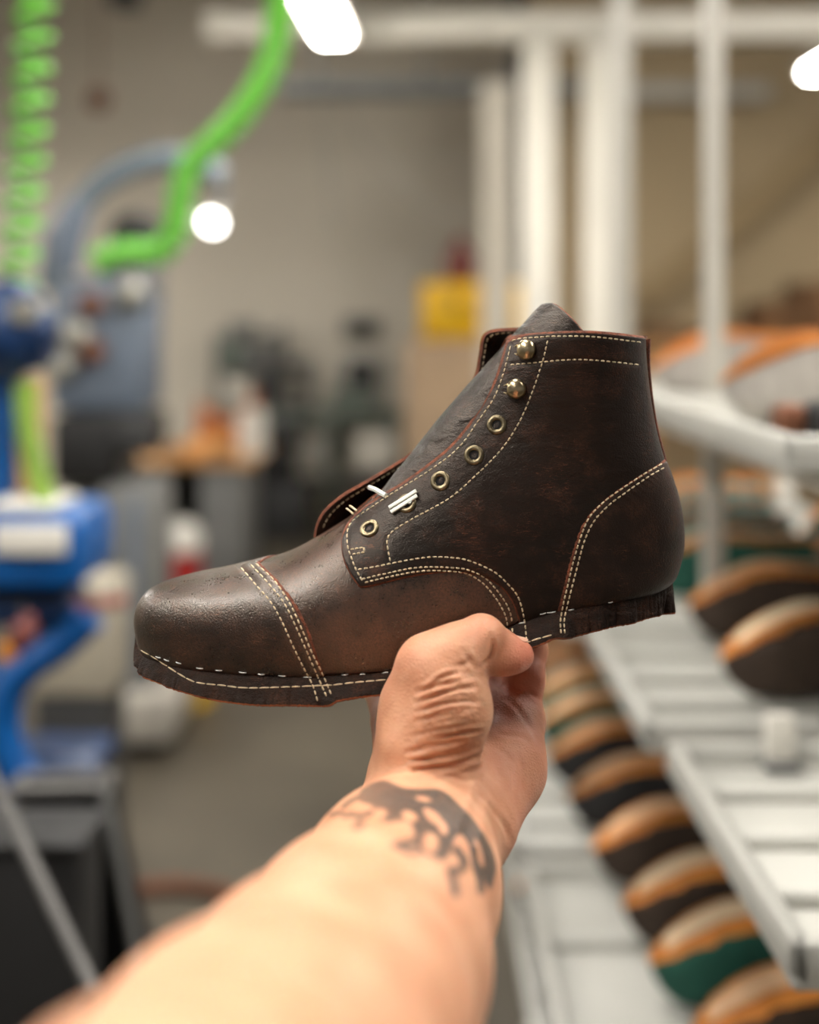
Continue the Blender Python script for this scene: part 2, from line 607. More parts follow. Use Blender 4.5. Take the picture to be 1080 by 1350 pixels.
def shell(name, V, N, quads, G, off_out, off_in, mats, parent, grooves=None, roundpx=4.0, drop=0.55, rimw=1.7):
    """the part of a grid where G >= 0 as a sheet of leather with thickness, rounded shoulder and raw rim"""
    V, N, G = list(V), list(N), np.asarray(G, dtype=float)
    gv = grooves if grooves is not None else np.zeros(len(G))
    inside = G >= 0
    cnt = inside[quads].sum(axis=1)
    faces = [tuple(q) for q in quads[cnt == 4]]
    G = list(G)
    gv = list(gv)
    cache = {}

    def cut(a, b):
        k = (min(a, b), max(a, b))
        if k not in cache:
            t = G[a] / (G[a] - G[b])
            cache[k] = len(V)
            V.append(V[a] + (V[b] - V[a]) * t)
            n = N[a] + (N[b] - N[a]) * t
            N.append(n / max(np.linalg.norm(n), 1e-9))
            G.append(0.0)
            gv.append(gv[a] + (gv[b] - gv[a]) * t)
        return cache[k]

    for q in quads[(cnt > 0) & (cnt < 4)]:
        out = []
        for a, b in zip(q, np.roll(q, -1)):
            a, b = int(a), int(b)
            if G[a] >= 0:
                out.append(a)
            if (G[a] >= 0) != (G[b] >= 0):
                out.append(cut(a, b))
        if len(out) >= 3:
            faces.append(tuple(out))
    # a narrow strip along the cut shows the undyed fibre of the edge
    main, strip = [], []
    cache2 = {}

    def cut2(a, b):
        k = (min(a, b), max(a, b))
        if k not in cache2:
            t = (G[a] - rimw) / (G[a] - G[b])
            cache2[k] = len(V)
            V.append(V[a] + (V[b] - V[a]) * t)
            n = N[a] + (N[b] - N[a]) * t
            N.append(n / max(np.linalg.norm(n), 1e-9))
            G.append(rimw)
            gv.append(gv[a] + (gv[b] - gv[a]) * t)
        return cache2[k]

    for f in faces:
        m = [G[i] >= rimw for i in f]
        if all(m) or rimw <= 0:
            main.append(f)
        elif not any(m):
            strip.append(f)
        else:
            hi, lo = [], []
            for a, b in zip(f, f[1:] + f[:1]):
                (hi if G[a] >= rimw else lo).append(a)
                if (G[a] >= rimw) != (G[b] >= rimw):
                    c = cut2(a, b)
                    hi.append(c)
                    lo.append(c)
            if len(hi) > 2:
                main.append(tuple(hi))
            if len(lo) > 2:
                strip.append(tuple(lo))
    nmain = len(main)
    faces = [tuple(int(i) for i in f) for f in main + strip]
    used = sorted({i for f in faces for i in f})
    remap = {o: k for k, o in enumerate(used)}
    V = np.array([V[i] for i in used])
    N = np.array([N[i] for i in used])
    G = np.array([G[i] for i in used])
    gv = np.array([gv[i] for i in used])
    faces = [tuple(remap[i] for i in f) for f in faces]
    s = np.clip(G / roundpx, 0, 1)
    s = 1 - (1 - s) ** 2
    h = off_out - (off_out - off_in) * drop * (1 - s) - gv
    VO = V + N * h[:, None]
    VI = V + N * off_in
    n = len(V)
    SURF_F.extend([tuple(i + len(SURF_V) for i in f) for f in faces])
    SURF_V.extend(list(VO))
    edges = {}
    for f in faces:
        for a, b in zip(f, f[1:] + f[:1]):
            k = (min(a, b), max(a, b))
            if k in edges:
                edges[k] = None
            else:
                edges[k] = (a, b)
    verts = list(VO) + list(VI)
    allf = list(faces) + [tuple(i + n for i in f[::-1]) for f in faces]
    mi = [0] * nmain + [1] * (len(faces) - nmain) + [2] * len(faces)
    rim = {}
    for e in edges.values():
        if e is None:
            continue
        a, b = e
        for k in (a, b):
            if k not in rim:
                rim[k] = len(verts)
                mid = (VO[k] * 0.5 + VI[k] * 0.5)
                verts.extend([VO[k], mid, VI[k]])
        ra, rb = rim[a], rim[b]
        for j in (0, 1):
            allf.append((ra + j, ra + j + 1, rb + j + 1, rb + j))
            mi.append(1)
    o = link_mesh(name, verts, allf, mats, parent, True, mi)
    return o


def fuzz(U, W, amp, sc=0.35):
    return np.array([noise.noise(Vector((u * sc, w * sc, 3.1))) for u, w in zip(U, W)]) * amp


def near(line, U, W, lo=-40, hi=40):
    P = np.asarray(line)
    return (U > P[:, 0].min() + lo) & (U < P[:, 0].max() + hi) & (W > P[:, 1].min() + lo) & (W < P[:, 1].max() + hi)


def groove(lines, depth=0.35, width=2.6):
    g = np.zeros(len(BU))
    for l in lines:
        k = near(l, BU, BW)
        g[k] = np.maximum(g[k], depth * MM * np.exp(-(line_d(BU[k], BW[k], l) / width) ** 2))
    return g


# ---- stitch lines as traced
C = lambda pts, step=2.0: catmull(pts, step=step)
ST_FRONT = C([(478, 766.5), (468.5, 748.5), (463, 734), (459, 722.6), (457.5, 708), (459, 697), (464, 688.5), (474, 679.5), (492.6, 667),
              (515, 652), (537, 638.5), (555.6, 627.5), (574, 615), (596, 598.5), (612, 582), (626, 561.5), (650, 527), (662, 498), (669.6, 471.5), (673.5, 455)])
ST_COLLAR = C([(674, 450), (686, 446.5), (710, 444.6), (737, 443.2), (785, 444.2), (846, 451.5)])
ST_COLLAR2 = C([(672, 481), (708, 478), (747, 474.5), (785, 475), (843, 481)])
ST_FACING = C([(722.6, 448), (715, 478.7), (701, 519.6), (684, 558), (660, 594), (626, 628), (592.6, 657), (544, 684), (518.5, 700), (511.5, 709),
               (510.5, 718), (513, 732), (515, 741)])
ST_QA = C([(471, 751), (492.6, 747.6), (515, 743), (541, 738), (567, 734.6), (592.6, 735), (616.7, 738.7), (650, 753), (669.6, 770), (684, 789), (691.7, 819), (694.4, 846)])
ST_QB = C([(476, 764), (496, 759), (515, 755), (541, 749.5), (566.7, 747.6), (598, 748.6), (618, 751.7), (640.7, 763), (660.4, 785), (672.8, 807.8), (676, 834)])
ST_QC = C([(480, 768.4), (496, 764.4), (515, 760.2), (541, 755), (566.7, 752.4), (598, 753.6), (616.7, 756.8), (636.7, 769), (654, 789), (665.8, 810), (669.5, 826)])
ST_BAR = [(461.5, 724.4), (479.6, 721.7), (480.6, 728), (464, 731)]
ST_D1 = C([(874, 611), (852.6, 623), (823.7, 642), (799.6, 659), (778, 681), (766, 707.4), (756, 741), (749, 770), (742.8, 796.5), (739, 819), (740, 836)])
ST_D2 = C([(876.7, 616), (855, 628.5), (827, 648), (803, 666), (783.5, 687), (771, 712), (761.5, 746), (754, 775), (748.2, 798), (744, 819), (745, 836)])
ST_E1 = C([(317, 747.4), (337.8, 771.5), (356, 792.5), (371, 817.8), (386, 851), (400.7, 880.7), (412, 903), (419, 925)])
ST_E2 = C([(330, 743.5), (356, 771.5), (375, 795.6), (389.6, 825), (404.4, 858.5), (419, 892), (431, 919)])
ST_E3 = C([(336.5, 742), (362, 766), (382, 795.6), (397, 827), (412, 862), (425, 888), (437, 916)])
CAP_EDGE = C([(338, 735), (345, 743), (363.7, 762), (384, 788), (399, 814), (410, 840), (419, 869.6), (430, 899), (440, 926)])

# ---- panels
cap_poly = [tuple(p) for p in CAP_EDGE] + [(442, 1010), (90, 1010), (90, 640), (330, 640)]
vamp_poly = [(300, 640), (395, 1010), (760, 1010), (700, 800), (690, 770), (640, 730), (570, 712), (512, 672), (492, 655), (440, 620)]
q_edge = C([(474, 775), (461, 756), (452, 736), (449, 715), (452, 698), (460, 683), (475, 669), (500, 651.5), (530, 634), (560, 613), (590, 589),
            (613, 563), (634, 532), (649, 504), (658, 478), (664, 455), (667, 447), (674, 441.5)])
q_top = C([(690, 439.3), (720, 437.2), (770, 436.2), (820, 439.5), (860, 444.5), (900, 449)])
q_low = C([(690, 850), (686, 826), (678, 800), (666, 780), (647, 765.5), (622, 757.5), (595, 755.5), (566, 757), (535, 762), (505, 769.5), (486, 774)])
q_poly = [tuple(p) for p in q_edge] + [tuple(p) for p in q_top] + [(990, 460), (990, 1010), (700, 1010)] + [tuple(p) for p in q_low]
c_edge = C([(878, 603.5), (862, 614), (840, 627.5), (814, 645), (791, 663), (771, 685), (760, 709), (750, 742), (743, 772), (736.5, 798), (732, 812), (730, 830)])
c_poly = [tuple(p) for p in c_edge] + [(732, 1010), (1010, 1010), (1010, 560), (960, 560)]

ysep = (np.abs(BV[:, 1] - D) - 4.5 * MM) / (0.25 * MM)
front_half = np.repeat(np.arange(NR), NP)
ahead = (np.tile(np.minimum(np.arange(NP), NP - np.arange(NP)), NR) < NU // 2)
gap = np.where(ahead, ysep, 1e3)

g_cap = poly_sd(BU, BW, cap_poly)
k = np.abs(g_cap) < 14
g_cap[k] += fuzz(BU[k], BW[k], 1.6, 0.45)
g_vamp = poly_sd(BU, BW, vamp_poly)
g_q = np.minimum(poly_sd(BU, BW, q_poly), gap)
g_c = poly_sd(BU, BW, c_poly)



def widen(g, line, f):
    k = near(line, BU, BW, -45, 45)
    d = line_d(BU[k], BW[k], line)
    g[k] *= f + (1 - f) * np.clip((d - 7) / 22, 0, 1)


widen(g_q, q_edge[q_edge[:, 1] < 690], 0.36)
widen(g_q, q_top, 0.6)
widen(g_c, c_edge, 0.5)
widen(g_cap, CAP_EDGE, 0.5)
vamp = shell('vamp', BV, BN, QUADS, g_vamp, -1.2 * MM, -2.6 * MM, [M_VAMP, M_RAW, M_FLESH], boot)
toe_cap = shell('toe_cap', BV, BN, QUADS, g_cap, 0.1 * MM, -1.4 * MM, [M_CAP, M_RAW, M_FLESH], boot, groove([ST_E1, ST_E2, ST_E3], 0.3))
quarter = shell('quarter', BV, BN, QUADS, g_q, 0.6 * MM, -2.0 * MM, [M_QUARTER, M_RAW, M_FLESH], boot,
                groove([ST_FRONT, ST_COLLAR, ST_COLLAR2, ST_FACING, ST_QA, ST_QB, ST_QC], 0.4))
heel_counter = shell('heel_counter', BV, BN, QUADS, g_c, 1.6 * MM, -0.3 * MM, [M_COUNTER, M_RAW, M_FLESH], boot, groove([ST_D1, ST_D2], 0.35))

# ---- tongue: a curved strip along the ridge, rising out of the collar
ridge = C([(468, 681), (482, 667), (500, 646), (540, 596), (580, 547), (620, 501), (650, 467), (680, 434), (700, 413), (720, 392)], 2.0)
tv, tn = [], []
NT = 60
for i, (u, v) in enumerate(ridge):
    a = ridge[max(i - 1, 0)]
    b = ridge[min(i + 1, len(ridge) - 1)]
    t = np.array((b[0] - a[0], 0, -(b[1] - a[1])))
    t /= np.linalg.norm(t)
    inw = np.array((-t[2], 0, t[0]))
    if inw[0] < 0:
        inw = -inw
    f = i / (len(ridge) - 1)
    R = (19.5 + 4.5 * f) * MM
    c = np.array(px(u, v, D)) + inw * 0.8 * MM
    for k in range(NT + 1):
        th = math.radians(-90 + 180 * k / NT)
        wav = 0.5 * MM * noise.noise(Vector((i * 0.06, k * 0.22, 1.7)))
        p = c + inw * R * (1 - math.cos(th)) * 1.0 + np.array((0, R * math.sin(th), 0))
        nn = -inw * math.cos(th) + np.array((0, math.sin(th), 0))
        tv.append(p + nn * wav)
        tn.append(nn)
tv, tn = np.array(tv), np.array(tn)
nr = len(ridge)
ti, tj = np.meshgrid(np.arange(nr - 1), np.arange(NT), indexing='ij')
tq = np.stack([ti * (NT + 1) + tj, ti * (NT + 1) + tj + 1, (ti + 1) * (NT + 1) + tj + 1, (ti + 1) * (NT + 1) + tj], axis=-1).reshape(-1, 4)
_fn = np.cross(tv[tq[0][1]] - tv[tq[0][0]], tv[tq[0][2]] - tv[tq[0][0]])
if np.dot(_fn, tn[tq[0][0]]) < 0:
    tq = tq[:, ::-1]
# the top edge is cut a little rounded
ij = np.arange(len(tv))
fr, fk = ij // (NT + 1), ij % (NT + 1)
gt = (nr - 1 - fr) * 2.0 - 9.0 * np.exp(-((fk - NT / 2) / (NT * 0.11)) ** 2) - 4.0 * np.abs((fk - NT / 2) / (NT / 2)) ** 4 + 0.5
tongue = shell('tongue', tv, tn, tq, gt, 0.0, -2.0 * MM, [M_TONGUE, M_RAW, M_FLESH], boot, roundpx=3.0)

# ---- the far quarter's free front edge, standing away from the tongue
outer = C([(415, 709), (418, 692), (428, 674), (448, 656), (478, 638), (512, 618), (540, 600), (575, 572), (605, 535), (627, 497), (633, 470), (637, 446), (646, 437.5), (668, 434.5), (700, 434), (760, 434)], 2.0)
inner = C([(470, 720), (478, 712), (490, 698), (505, 684), (525, 668), (550, 646), (575, 625), (610, 595), (640, 560), (660, 520), (668, 492), (672, 476), (682, 466), (700, 462), (730, 460), (775, 460)], 2.0)


def resample(P, n):
    P = np.asarray(P, dtype=float)
    d = np.r_[0, np.cumsum(np.linalg.norm(np.diff(P, axis=0), axis=1))]
    t = np.linspace(0, d[-1], n)
    return np.stack([np.interp(t, d, P[:, k]) for k in range(P.shape[1])], axis=1)


NO = 260
# resample both by the same fraction so that they run side by side
oo, nn_ = resample(outer, NO), resample(inner, NO)
fv = []
ROW = 14
for i in range(NO):
    for k in range(ROW + 1):
        t = k / ROW
        u, v = oo[i] * (1 - t) + nn_[i] * t
        dep = D + (0.017 + 0.012 * math.sin(t * PI / 2) - 0.004 * math.exp(-((i - 40) / 40.0) ** 2) * (1 - t))
        fv.append(np.array(px(u, v, dep)))
fv = np.array(fv)
fg = fv.reshape(NO, ROW + 1, 3)
fn = np.cross(np.gradient(fg, axis=0), np.gradient(fg, axis=1))
fn /= np.maximum(np.linalg.norm(fn, axis=2, keepdims=True), 1e-12)
if fn[..., 1].mean() > 0:
    fn = -fn
fn = fn.reshape(-1, 3)
fi, fj = np.meshgrid(np.arange(NO - 1), np.arange(ROW), indexing='ij')
fq = np.stack([fi * (ROW + 1) + fj, fi * (ROW + 1) + fj + 1, (fi + 1) * (ROW + 1) + fj + 1, (fi + 1) * (ROW + 1) + fj], axis=-1).reshape(-1, 4)
_fn = np.cross(fv[fq[0][1]] - fv[fq[0][0]], fv[fq[0][2]] - fv[fq[0][0]])
if np.dot(_fn, fn[fq[0][0]]) < 0:
    fq = fq[:, ::-1]
far_flap = shell('quarter_facing', fv, fn, fq, np.ones(len(fv)) * 50, 1.0 * MM, -1.2 * MM, [M_QUARTER, M_RAW, M_QUARTER], boot)
far_flap['label'] = 'far side lacing flap with a raw reddish edge'

# ---- the turned-out lasting margin, ruffled, all round the feather line
LOWER = C([(178, 866), (183, 873), (195, 889), (212, 898), (235, 908), (262, 917), (290, 924), (320, 928.5), (350, 931), (390, 931), (425, 932), (437, 931), (448, 925), (475, 920), (500, 917), (530, 913),
           (560, 906), (600, 893), (650, 873), (690, 858), (712, 850), (728, 843), (745, 843), (765, 838), (800, 829), (835, 822), (860, 814), (893, 808), (905, 806)])
path = []
last = int(np.argmax(DR[:, 2] > 884.5)) or NR // 2
for i in range(2, last + 1):
    path.append(GRID[i, CORNER])
path = resample(np.array(path), 620)
# close round the toe and the heel at the middle plane
tipx = GRID[0, 0].copy(); tipx[2] = path[0][2]; tipx[1] = D
heelx = path[-1].copy(); heelx[1] = D; heelx[0] += 0.6 * MM
half = resample(np.vstack([[tipx], path, [heelx]]), 640)
tan = np.gradient(half, axis=0)
pn = np.stack([tan[:, 1], -tan[:, 0], np.zeros(len(tan))], axis=1)
pn /= np.maximum(np.linalg.norm(pn, axis=1, keepdims=True), 1e-9)
ker = np.ones(15) / 15
pn = np.stack([np.convolve(np.pad(pn[:, k], 7, mode='edge'), ker, mode='valid') for k in range(3)], axis=1)
pn[0] = (-1, 0, 0)
pn[-1] = (1, 0, 0)
pn /= np.linalg.norm(pn, axis=1, keepdims=True)
if pn[300, 1] > 0:
    pn = -pn
    pn[0] = (-1, 0, 0); pn[-1] = (1, 0, 0)
arc = np.r_[0, np.cumsum(np.linalg.norm(np.diff(half, axis=0), axis=1))]
ROWS = 12


def margin_sheet(side):
    V = []
    for i, c in enumerate(half):
        out = (7.0 * abs(pn[i, 1]) ** 1.5 + 1.2) * MM
        heelness = max(0.0, min(1.0, (i - 480) / 60.0))
        toeness = max(0.0, 1 - i / 130.0)
        out *= 1 - 0.75 * heelness
        out -= 3.4 * MM * max(0.0, 1 - i / 50.0)
        u = 540 + c[0] * F / c[1]
        for r in range(ROWS + 1):
            t = r / ROWS
            o = out * t ** 0.75
            s = arc[i] * 1000
            ruff = noise.noise(Vector((s * 0.13, t * 0.4, side * 7.0))) * 2.4 + noise.noise(Vector((s * 0.42, t * 0.7, 4.0 + side))) * 1.5 + noise.noise(Vector((s * 0.95, t * 1.5, 8.0 + side))) * 0.6
            pleat = -1.5 * max(0, math.sin(s * 0.36 + 5.0 * noise.noise(Vector((s * 0.03, 2.0, side))))) ** 6
            amp = (0.42 + 0.45 * toeness + 0.8 * heelness)
            o += (ruff + pleat) * amp * MM * t ** 1.3
            # slits near the toe where the margin is cut to go round
            if toeness > 0.05 and r > 5:
                fs = abs(((s / 7.5) % 1.0) - 0.5) * 2
                if fs < 0.10 and noise.noise(Vector((math.floor(s / 7.5) * 3.7, 5.0, 1.0))) > 0.0:
                    o -= 0.9 * MM
            x = c[0] + pn[i, 0] * o
            y = c[1] + pn[i, 1] * o
            vl = np.interp(u, LOWER[:, 0], LOWER[:, 1]) + 1.2 * noise.noise(Vector((s * 0.9, 9.0, side)))
            v0 = HOR + (CAMZ - c[2]) * F / c[1]
            zl = CAMZ - (vl - HOR) * y / F
            z = c[2] + (zl - c[2]) * (t ** 1.15) + 0.5 * MM * (1 - t)
            V.append((x, y if side > 0 else 2 * D - y, z))
    return np.array(V)


W1 = ROWS + 1
near_s, far_s = margin_sheet(1), margin_sheet(-1)
far_s = far_s.reshape(-1, W1, 3)[::-1].reshape(-1, 3)
mg = np.vstack([near_s, far_s[W1:-W1]]).reshape(-1, W1, 3)
# blend the seams at toe and heel
NM = len(mg)
mn = np.cross(np.roll(mg, -1, axis=0) - np.roll(mg, 1, axis=0), np.gradient(mg, axis=1))
mn /= np.maximum(np.linalg.norm(mn, axis=2, keepdims=True), 1e-12)
if mn[300, 4, 1] > 0:
    mn = -mn
mi_, mj_ = np.meshgrid(np.arange(NM), np.arange(ROWS), indexing='ij')
mx = (mi_ + 1) % NM
mq = np.stack([mi_ * W1 + mj_, mi_ * W1 + mj_ + 1, mx * W1 + mj_ + 1, mx * W1 + mj_], axis=-1).reshape(-1, 4)
mgf, mnf = mg.reshape(-1, 3), mn.reshape(-1, 3)
_fn = np.cross(mgf[mq[300 * ROWS][1]] - mgf[mq[300 * ROWS][0]], mgf[mq[300 * ROWS][2]] - mgf[mq[300 * ROWS][0]])
if np.dot(_fn, mnf[mq[300 * ROWS][0]]) < 0:
    mq = mq[:, ::-1]
gm = np.minimum(np.tile((ROWS - np.arange(W1)) * 3.0, NM), 50)
margin = shell('lasting_margin', mgf, mnf, mq, gm + 0.0, 0.6 * MM, -1.0 * MM, [M_FLANGE, mat('rough_margin_edge', srgb(126, 66, 32), 0.85, var=0.5, vscale=90), M_ORANGE_RAW], boot, drop=0.3, roundpx=3.0)
margin['label'] = 'ruffled turned-out leather margin below the stitching'

ST_FAR = resample(np.array([oo[i] * 0.86 + nn_[i] * 0.14 for i in range(4, NO)]), 300)
ST_FAR = ST_FAR[(ST_FAR[:, 1] < 704)]
# insole board closing the bottom
iv, ifc = [], []
pathpts = half.copy()
for c in pathpts[::4]:
    iv.append((c[0], c[1] + 1.0 * MM, c[2] - 1.5 * MM))
    iv.append((c[0], 2 * D - c[1] - 1.0 * MM, c[2] - 1.5 * MM))
n0 = len(iv)
for x, y, z in iv[:n0]:
    pass
iv += [(x, y, z - 2.5 * MM) for x, y, z in iv[:n0]]
for i in range(0, n0 - 2, 2):
    ifc.append((i, i + 1, i + 3, i + 2))
    ifc.append((n0 + i, n0 + i + 2, n0 + i + 3, n0 + i + 1))
    ifc.append((i, i + 2, n0 + i + 2, n0 + i))
    ifc.append((i + 1, n0 + i + 1, n0 + i + 3, i + 3))
insole = link_mesh('insole', iv, ifc, M_ORANGE_RAW, boot, False)
insole['label'] = 'tan leather insole closing the bottom'

# back seam strip: the two quarters meet in a proud raw edge up the back
bs = MB()
backline = C([(857, 447), (856, 470), (857.5, 500), (861, 530), (867, 565), (873.5, 590), (878, 606)], 3.0)
for s, mi in ((-1, 0), (1, 0)):
    prev = None
    for u, v in backline:
        ctr = px(u - 1.5, v, D)
        ring = [ctr + Vector((-2.2 * MM, s * 3.2 * MM, 0)), ctr + Vector((0.2 * MM, s * 3.0 * MM, 0)), ctr + Vector((1.0 * MM, s * 1.2 * MM, 0)), ctr + Vector((0.8 * MM, s * 0.2 * MM, 0)), ctr + Vector((-2.2 * MM, s * 0.2 * MM, 0))]
        vs = [bs.bm.verts.new(p) for p in ring]
        if prev:
            for k in range(5):
                bs.bm.faces.new((prev[k], prev[(k + 1) % 5], vs[(k + 1) % 5], vs[k]))
        else:
            bs.bm.faces.new(vs)
        prev = vs
    bs.bm.faces.new(prev[::-1])
bs.build('back_seam', M_RAW, boot)

# ---- laying things on the surface
BVH = BVHTree.FromPolygons([tuple(v) for v in SURF_V], SURF_F)
EYE = Vector((0, 0, CAMZ))


def lay(u, v):
    d = (px(u, v, 1.0) - EYE).normalized()
    hit, nrm, idx, dist = BVH.ray_cast(EYE, d)
    if hit is None:
        return None, None
    if nrm.dot(d) > 0:
        nrm = -nrm
    return hit, nrm


def stitch_line(name, line, pitch=7.6, duty=0.74, rad=0.46, m=None, parent=None, lift=0.15, jit=0.0):
    m = m or M_THREAD
    P = np.asarray(line, dtype=float)
    d = np.r_[0, np.cumsum(np.linalg.norm(np.diff(P, axis=0), axis=1))]
    n = max(1, int(round(d[-1] / pitch)))
    verts, faces = [], []
    SEG, RN = 6, 7
    for i in range(n):
        s0 = d[-1] * (i + (1 - duty) / 2 + random.uniform(-jit, jit)) / n
        s1 = d[-1] * (i + 1 - (1 - duty) / 2 + random.uniform(-jit, jit)) / n
        ring0 = len(verts)
        pts = []
        for k in range(SEG + 1):
            s = s0 + (s1 - s0) * k / SEG
            h, nr_ = lay(np.interp(s, d, P[:, 0]), np.interp(s, d, P[:, 1]))
            if h is not None:
                pts.append((h, nr_))
        if len(pts) < SEG + 1:
            continue
        av = sum((n_ for _, n_ in pts), Vector()).normalized()
        a, b = pts[0][0], pts[-1][0]
        if (b - a).length > 12 * MM:
            continue
        t = (b - a).normalized()
        side = av.cross(t).normalized()
        for k in range(SEG + 1):
            f = k / SEG
            bulge = math.sin(PI * min(max(f, 0.04), 0.96)) ** 0.45
            c = pts[k][0] + av * (lift + (-0.55 + 0.55 * bulge)) * MM
            r = rad * (0.5 + 0.5 * bulge) * MM
            for q in range(RN):
                w = 2 * PI * q / RN
                verts.append(c + side * math.cos(w) * r + av * math.sin(w) * r * 0.8)
        for k in range(SEG):
            for q in range(RN):
                faces.append((ring0 + k * RN + q, ring0 + k * RN + (q + 1) % RN, ring0 + (k + 1) * RN + (q + 1) % RN, ring0 + (k + 1) * RN + q))
        faces.append(tuple(ring0 + q for q in range(RN))[::-1])
        faces.append(tuple(ring0 + SEG * RN + q for q in range(RN)))
    if not verts:
        return None
    return link_mesh(name, verts, faces, m, parent or boot)


stitch_line('stitching', ST_FRONT, parent=quarter)
stitch_line('stitching', ST_COLLAR, parent=quarter)
stitch_line('stitching', ST_COLLAR2, parent=quarter)
stitch_line('stitching', ST_FACING, parent=quarter)
stitch_line('stitching', ST_QA, parent=quarter)
stitch_line('stitching', ST_QB, 7.0, parent=quarter)
stitch_line('stitching', ST_QC, 7.0, parent=quarter)
stitch_line('bar_tack', resample(np.array(ST_BAR), 40), 6.0, 0.8, 0.55, parent=quarter)
fs = BVHTree.FromPolygons([tuple(v + n * 1.0 * MM) for v, n in zip(fv, fn)], [tuple(int(i) for i in q) for q in fq])
sv, sf = [], []
acc = 0.0
for a, b in zip(ST_FAR[:-1], ST_FAR[1:]):
    acc += np.hypot(*(b - a))
    if acc < 7.6:
        continue
    acc = 0.0
    e = b + (b - a) / max(np.hypot(*(b - a)), 1e-6) * 5.4
    hp = []
    for q in (b, e):
        d_ = (px(q[0], q[1], 1.0) - EYE).normalized()
        hit = fs.ray_cast(EYE, d_)
        if hit[0] is not None:
            hp.append(hit[0] - d_ * 0.35 * MM)
    if len(hp) == 2:
        t_ = (hp[1] - hp[0]).normalized()
        s1_ = t_.orthogonal().normalized()
        s2_ = t_.cross(s1_)
        k0 = len(sv)
        for p_ in hp:
            for q in range(6):
                sv.append(p_ + (s1_ * math.cos(q * PI / 3) + s2_ * math.sin(q * PI / 3)) * 0.45 * MM)
        sf += [(k0 + q, k0 + (q + 1) % 6, k0 + 6 + (q + 1) % 6, k0 + 6 + q) for q in range(6)]
        sf += [tuple(k0 + q for q in range(5, -1, -1)), tuple(k0 + 6 + q for q in range(6))]
link_mesh('stitching', sv, sf, M_THREAD, far_flap)
stitch_line('stitching', ST_D1, parent=heel_counter)
stitch_line('stitching', ST_D2, parent=heel_counter)
stitch_line('stitching', ST_E1, 8.4, parent=toe_cap)
stitch_line('stitching', ST_E2, 8.4, parent=toe_cap)
stitch_line('stitching', ST_E3, 8.4, parent=toe_cap)
ST_OUT = C([(185, 857), (203, 867), (218, 877), (238.5, 890), (255, 898.5), (273.7, 901.8), (292, 903.4), (314.4, 906.4), (336.7, 907), (368, 906), (398, 905), (420, 904), (440, 903),
            (464.4, 900), (486.7, 898), (509, 896), (528, 893.5), (550, 888)])
stitch_line('welt_stitching', ST_OUT, 14.2, 0.90, 0.42, parent=margin, jit=0.05)
stitch_line('welt_stitching', C([(660, 860), (692, 848), (709, 842.5), (728, 837)]), 14.0, 0.9, 0.42, parent=margin)
for x0, y0, x1, y1 in [(205, 865.5, 212, 867.5), (216, 869, 223, 871.5), (232, 873, 239, 875), (259, 880.5, 268, 881.5), (284, 883.5, 293, 884), (315, 886, 325, 887), (340, 888.6, 349, 889.4), (367, 890.6, 377, 891.2),
                       (400, 892.6, 411, 893), (419, 890.5, 429, 890.2), (450, 889.5, 459, 889), (474, 889.5, 482, 889), (504, 887.5, 512, 886.5), (712, 810, 720, 808), (721, 808, 733, 806.5), (684, 822, 692, 821), (669, 828, 674, 827), (749, 804.5, 757, 803.2), (802, 794.5, 808, 793.3)]:
    stitch_line('lasting_stitch', resample(np.array([(x0, y0), (x1, y1)]), 4), 20.0, 1.0, 0.42, M_WHITE_THREAD, margin, 0.3)


# ---- eyelets and hooks
def axes(n):
    a = Vector((0, 0, 1)).cross(n).normalized()
    return a, n.cross(a)


for u, v in [(655, 560), (625, 600), (580.5, 634), (536, 663.5), (487, 696.5)]:
    h, n = lay(u, v)
    hs = [lay(u + du, v + dv) for du, dv in ((-11, 0), (11, 0), (0, -11), (0, 11))]
    n = (n + sum((x[1] for x in hs if x[1]), Vector())).normalized()
    e = MB()
    R = 5.25 * MM
    e.lathe([(R * 0.42, -2.5 * MM), (R * 0.44, -0.4 * MM), (R * 0.48, 0.45 * MM), (R * 0.58, 0.85 * MM), (R * 0.76, 0.95 * MM), (R * 0.92, 0.74 * MM), (R, 0.25 * MM), (R * 1.0, -0.5 * MM)], h, n, 36)
    eo = e.build('eyelet', M_BRASS, boot, angle=60)
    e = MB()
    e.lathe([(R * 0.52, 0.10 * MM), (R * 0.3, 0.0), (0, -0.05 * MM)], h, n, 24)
    e.build('eyelet_hole_shade', M_DARK, eo, angle=60)  # black disc stands for the shade down the eyelet
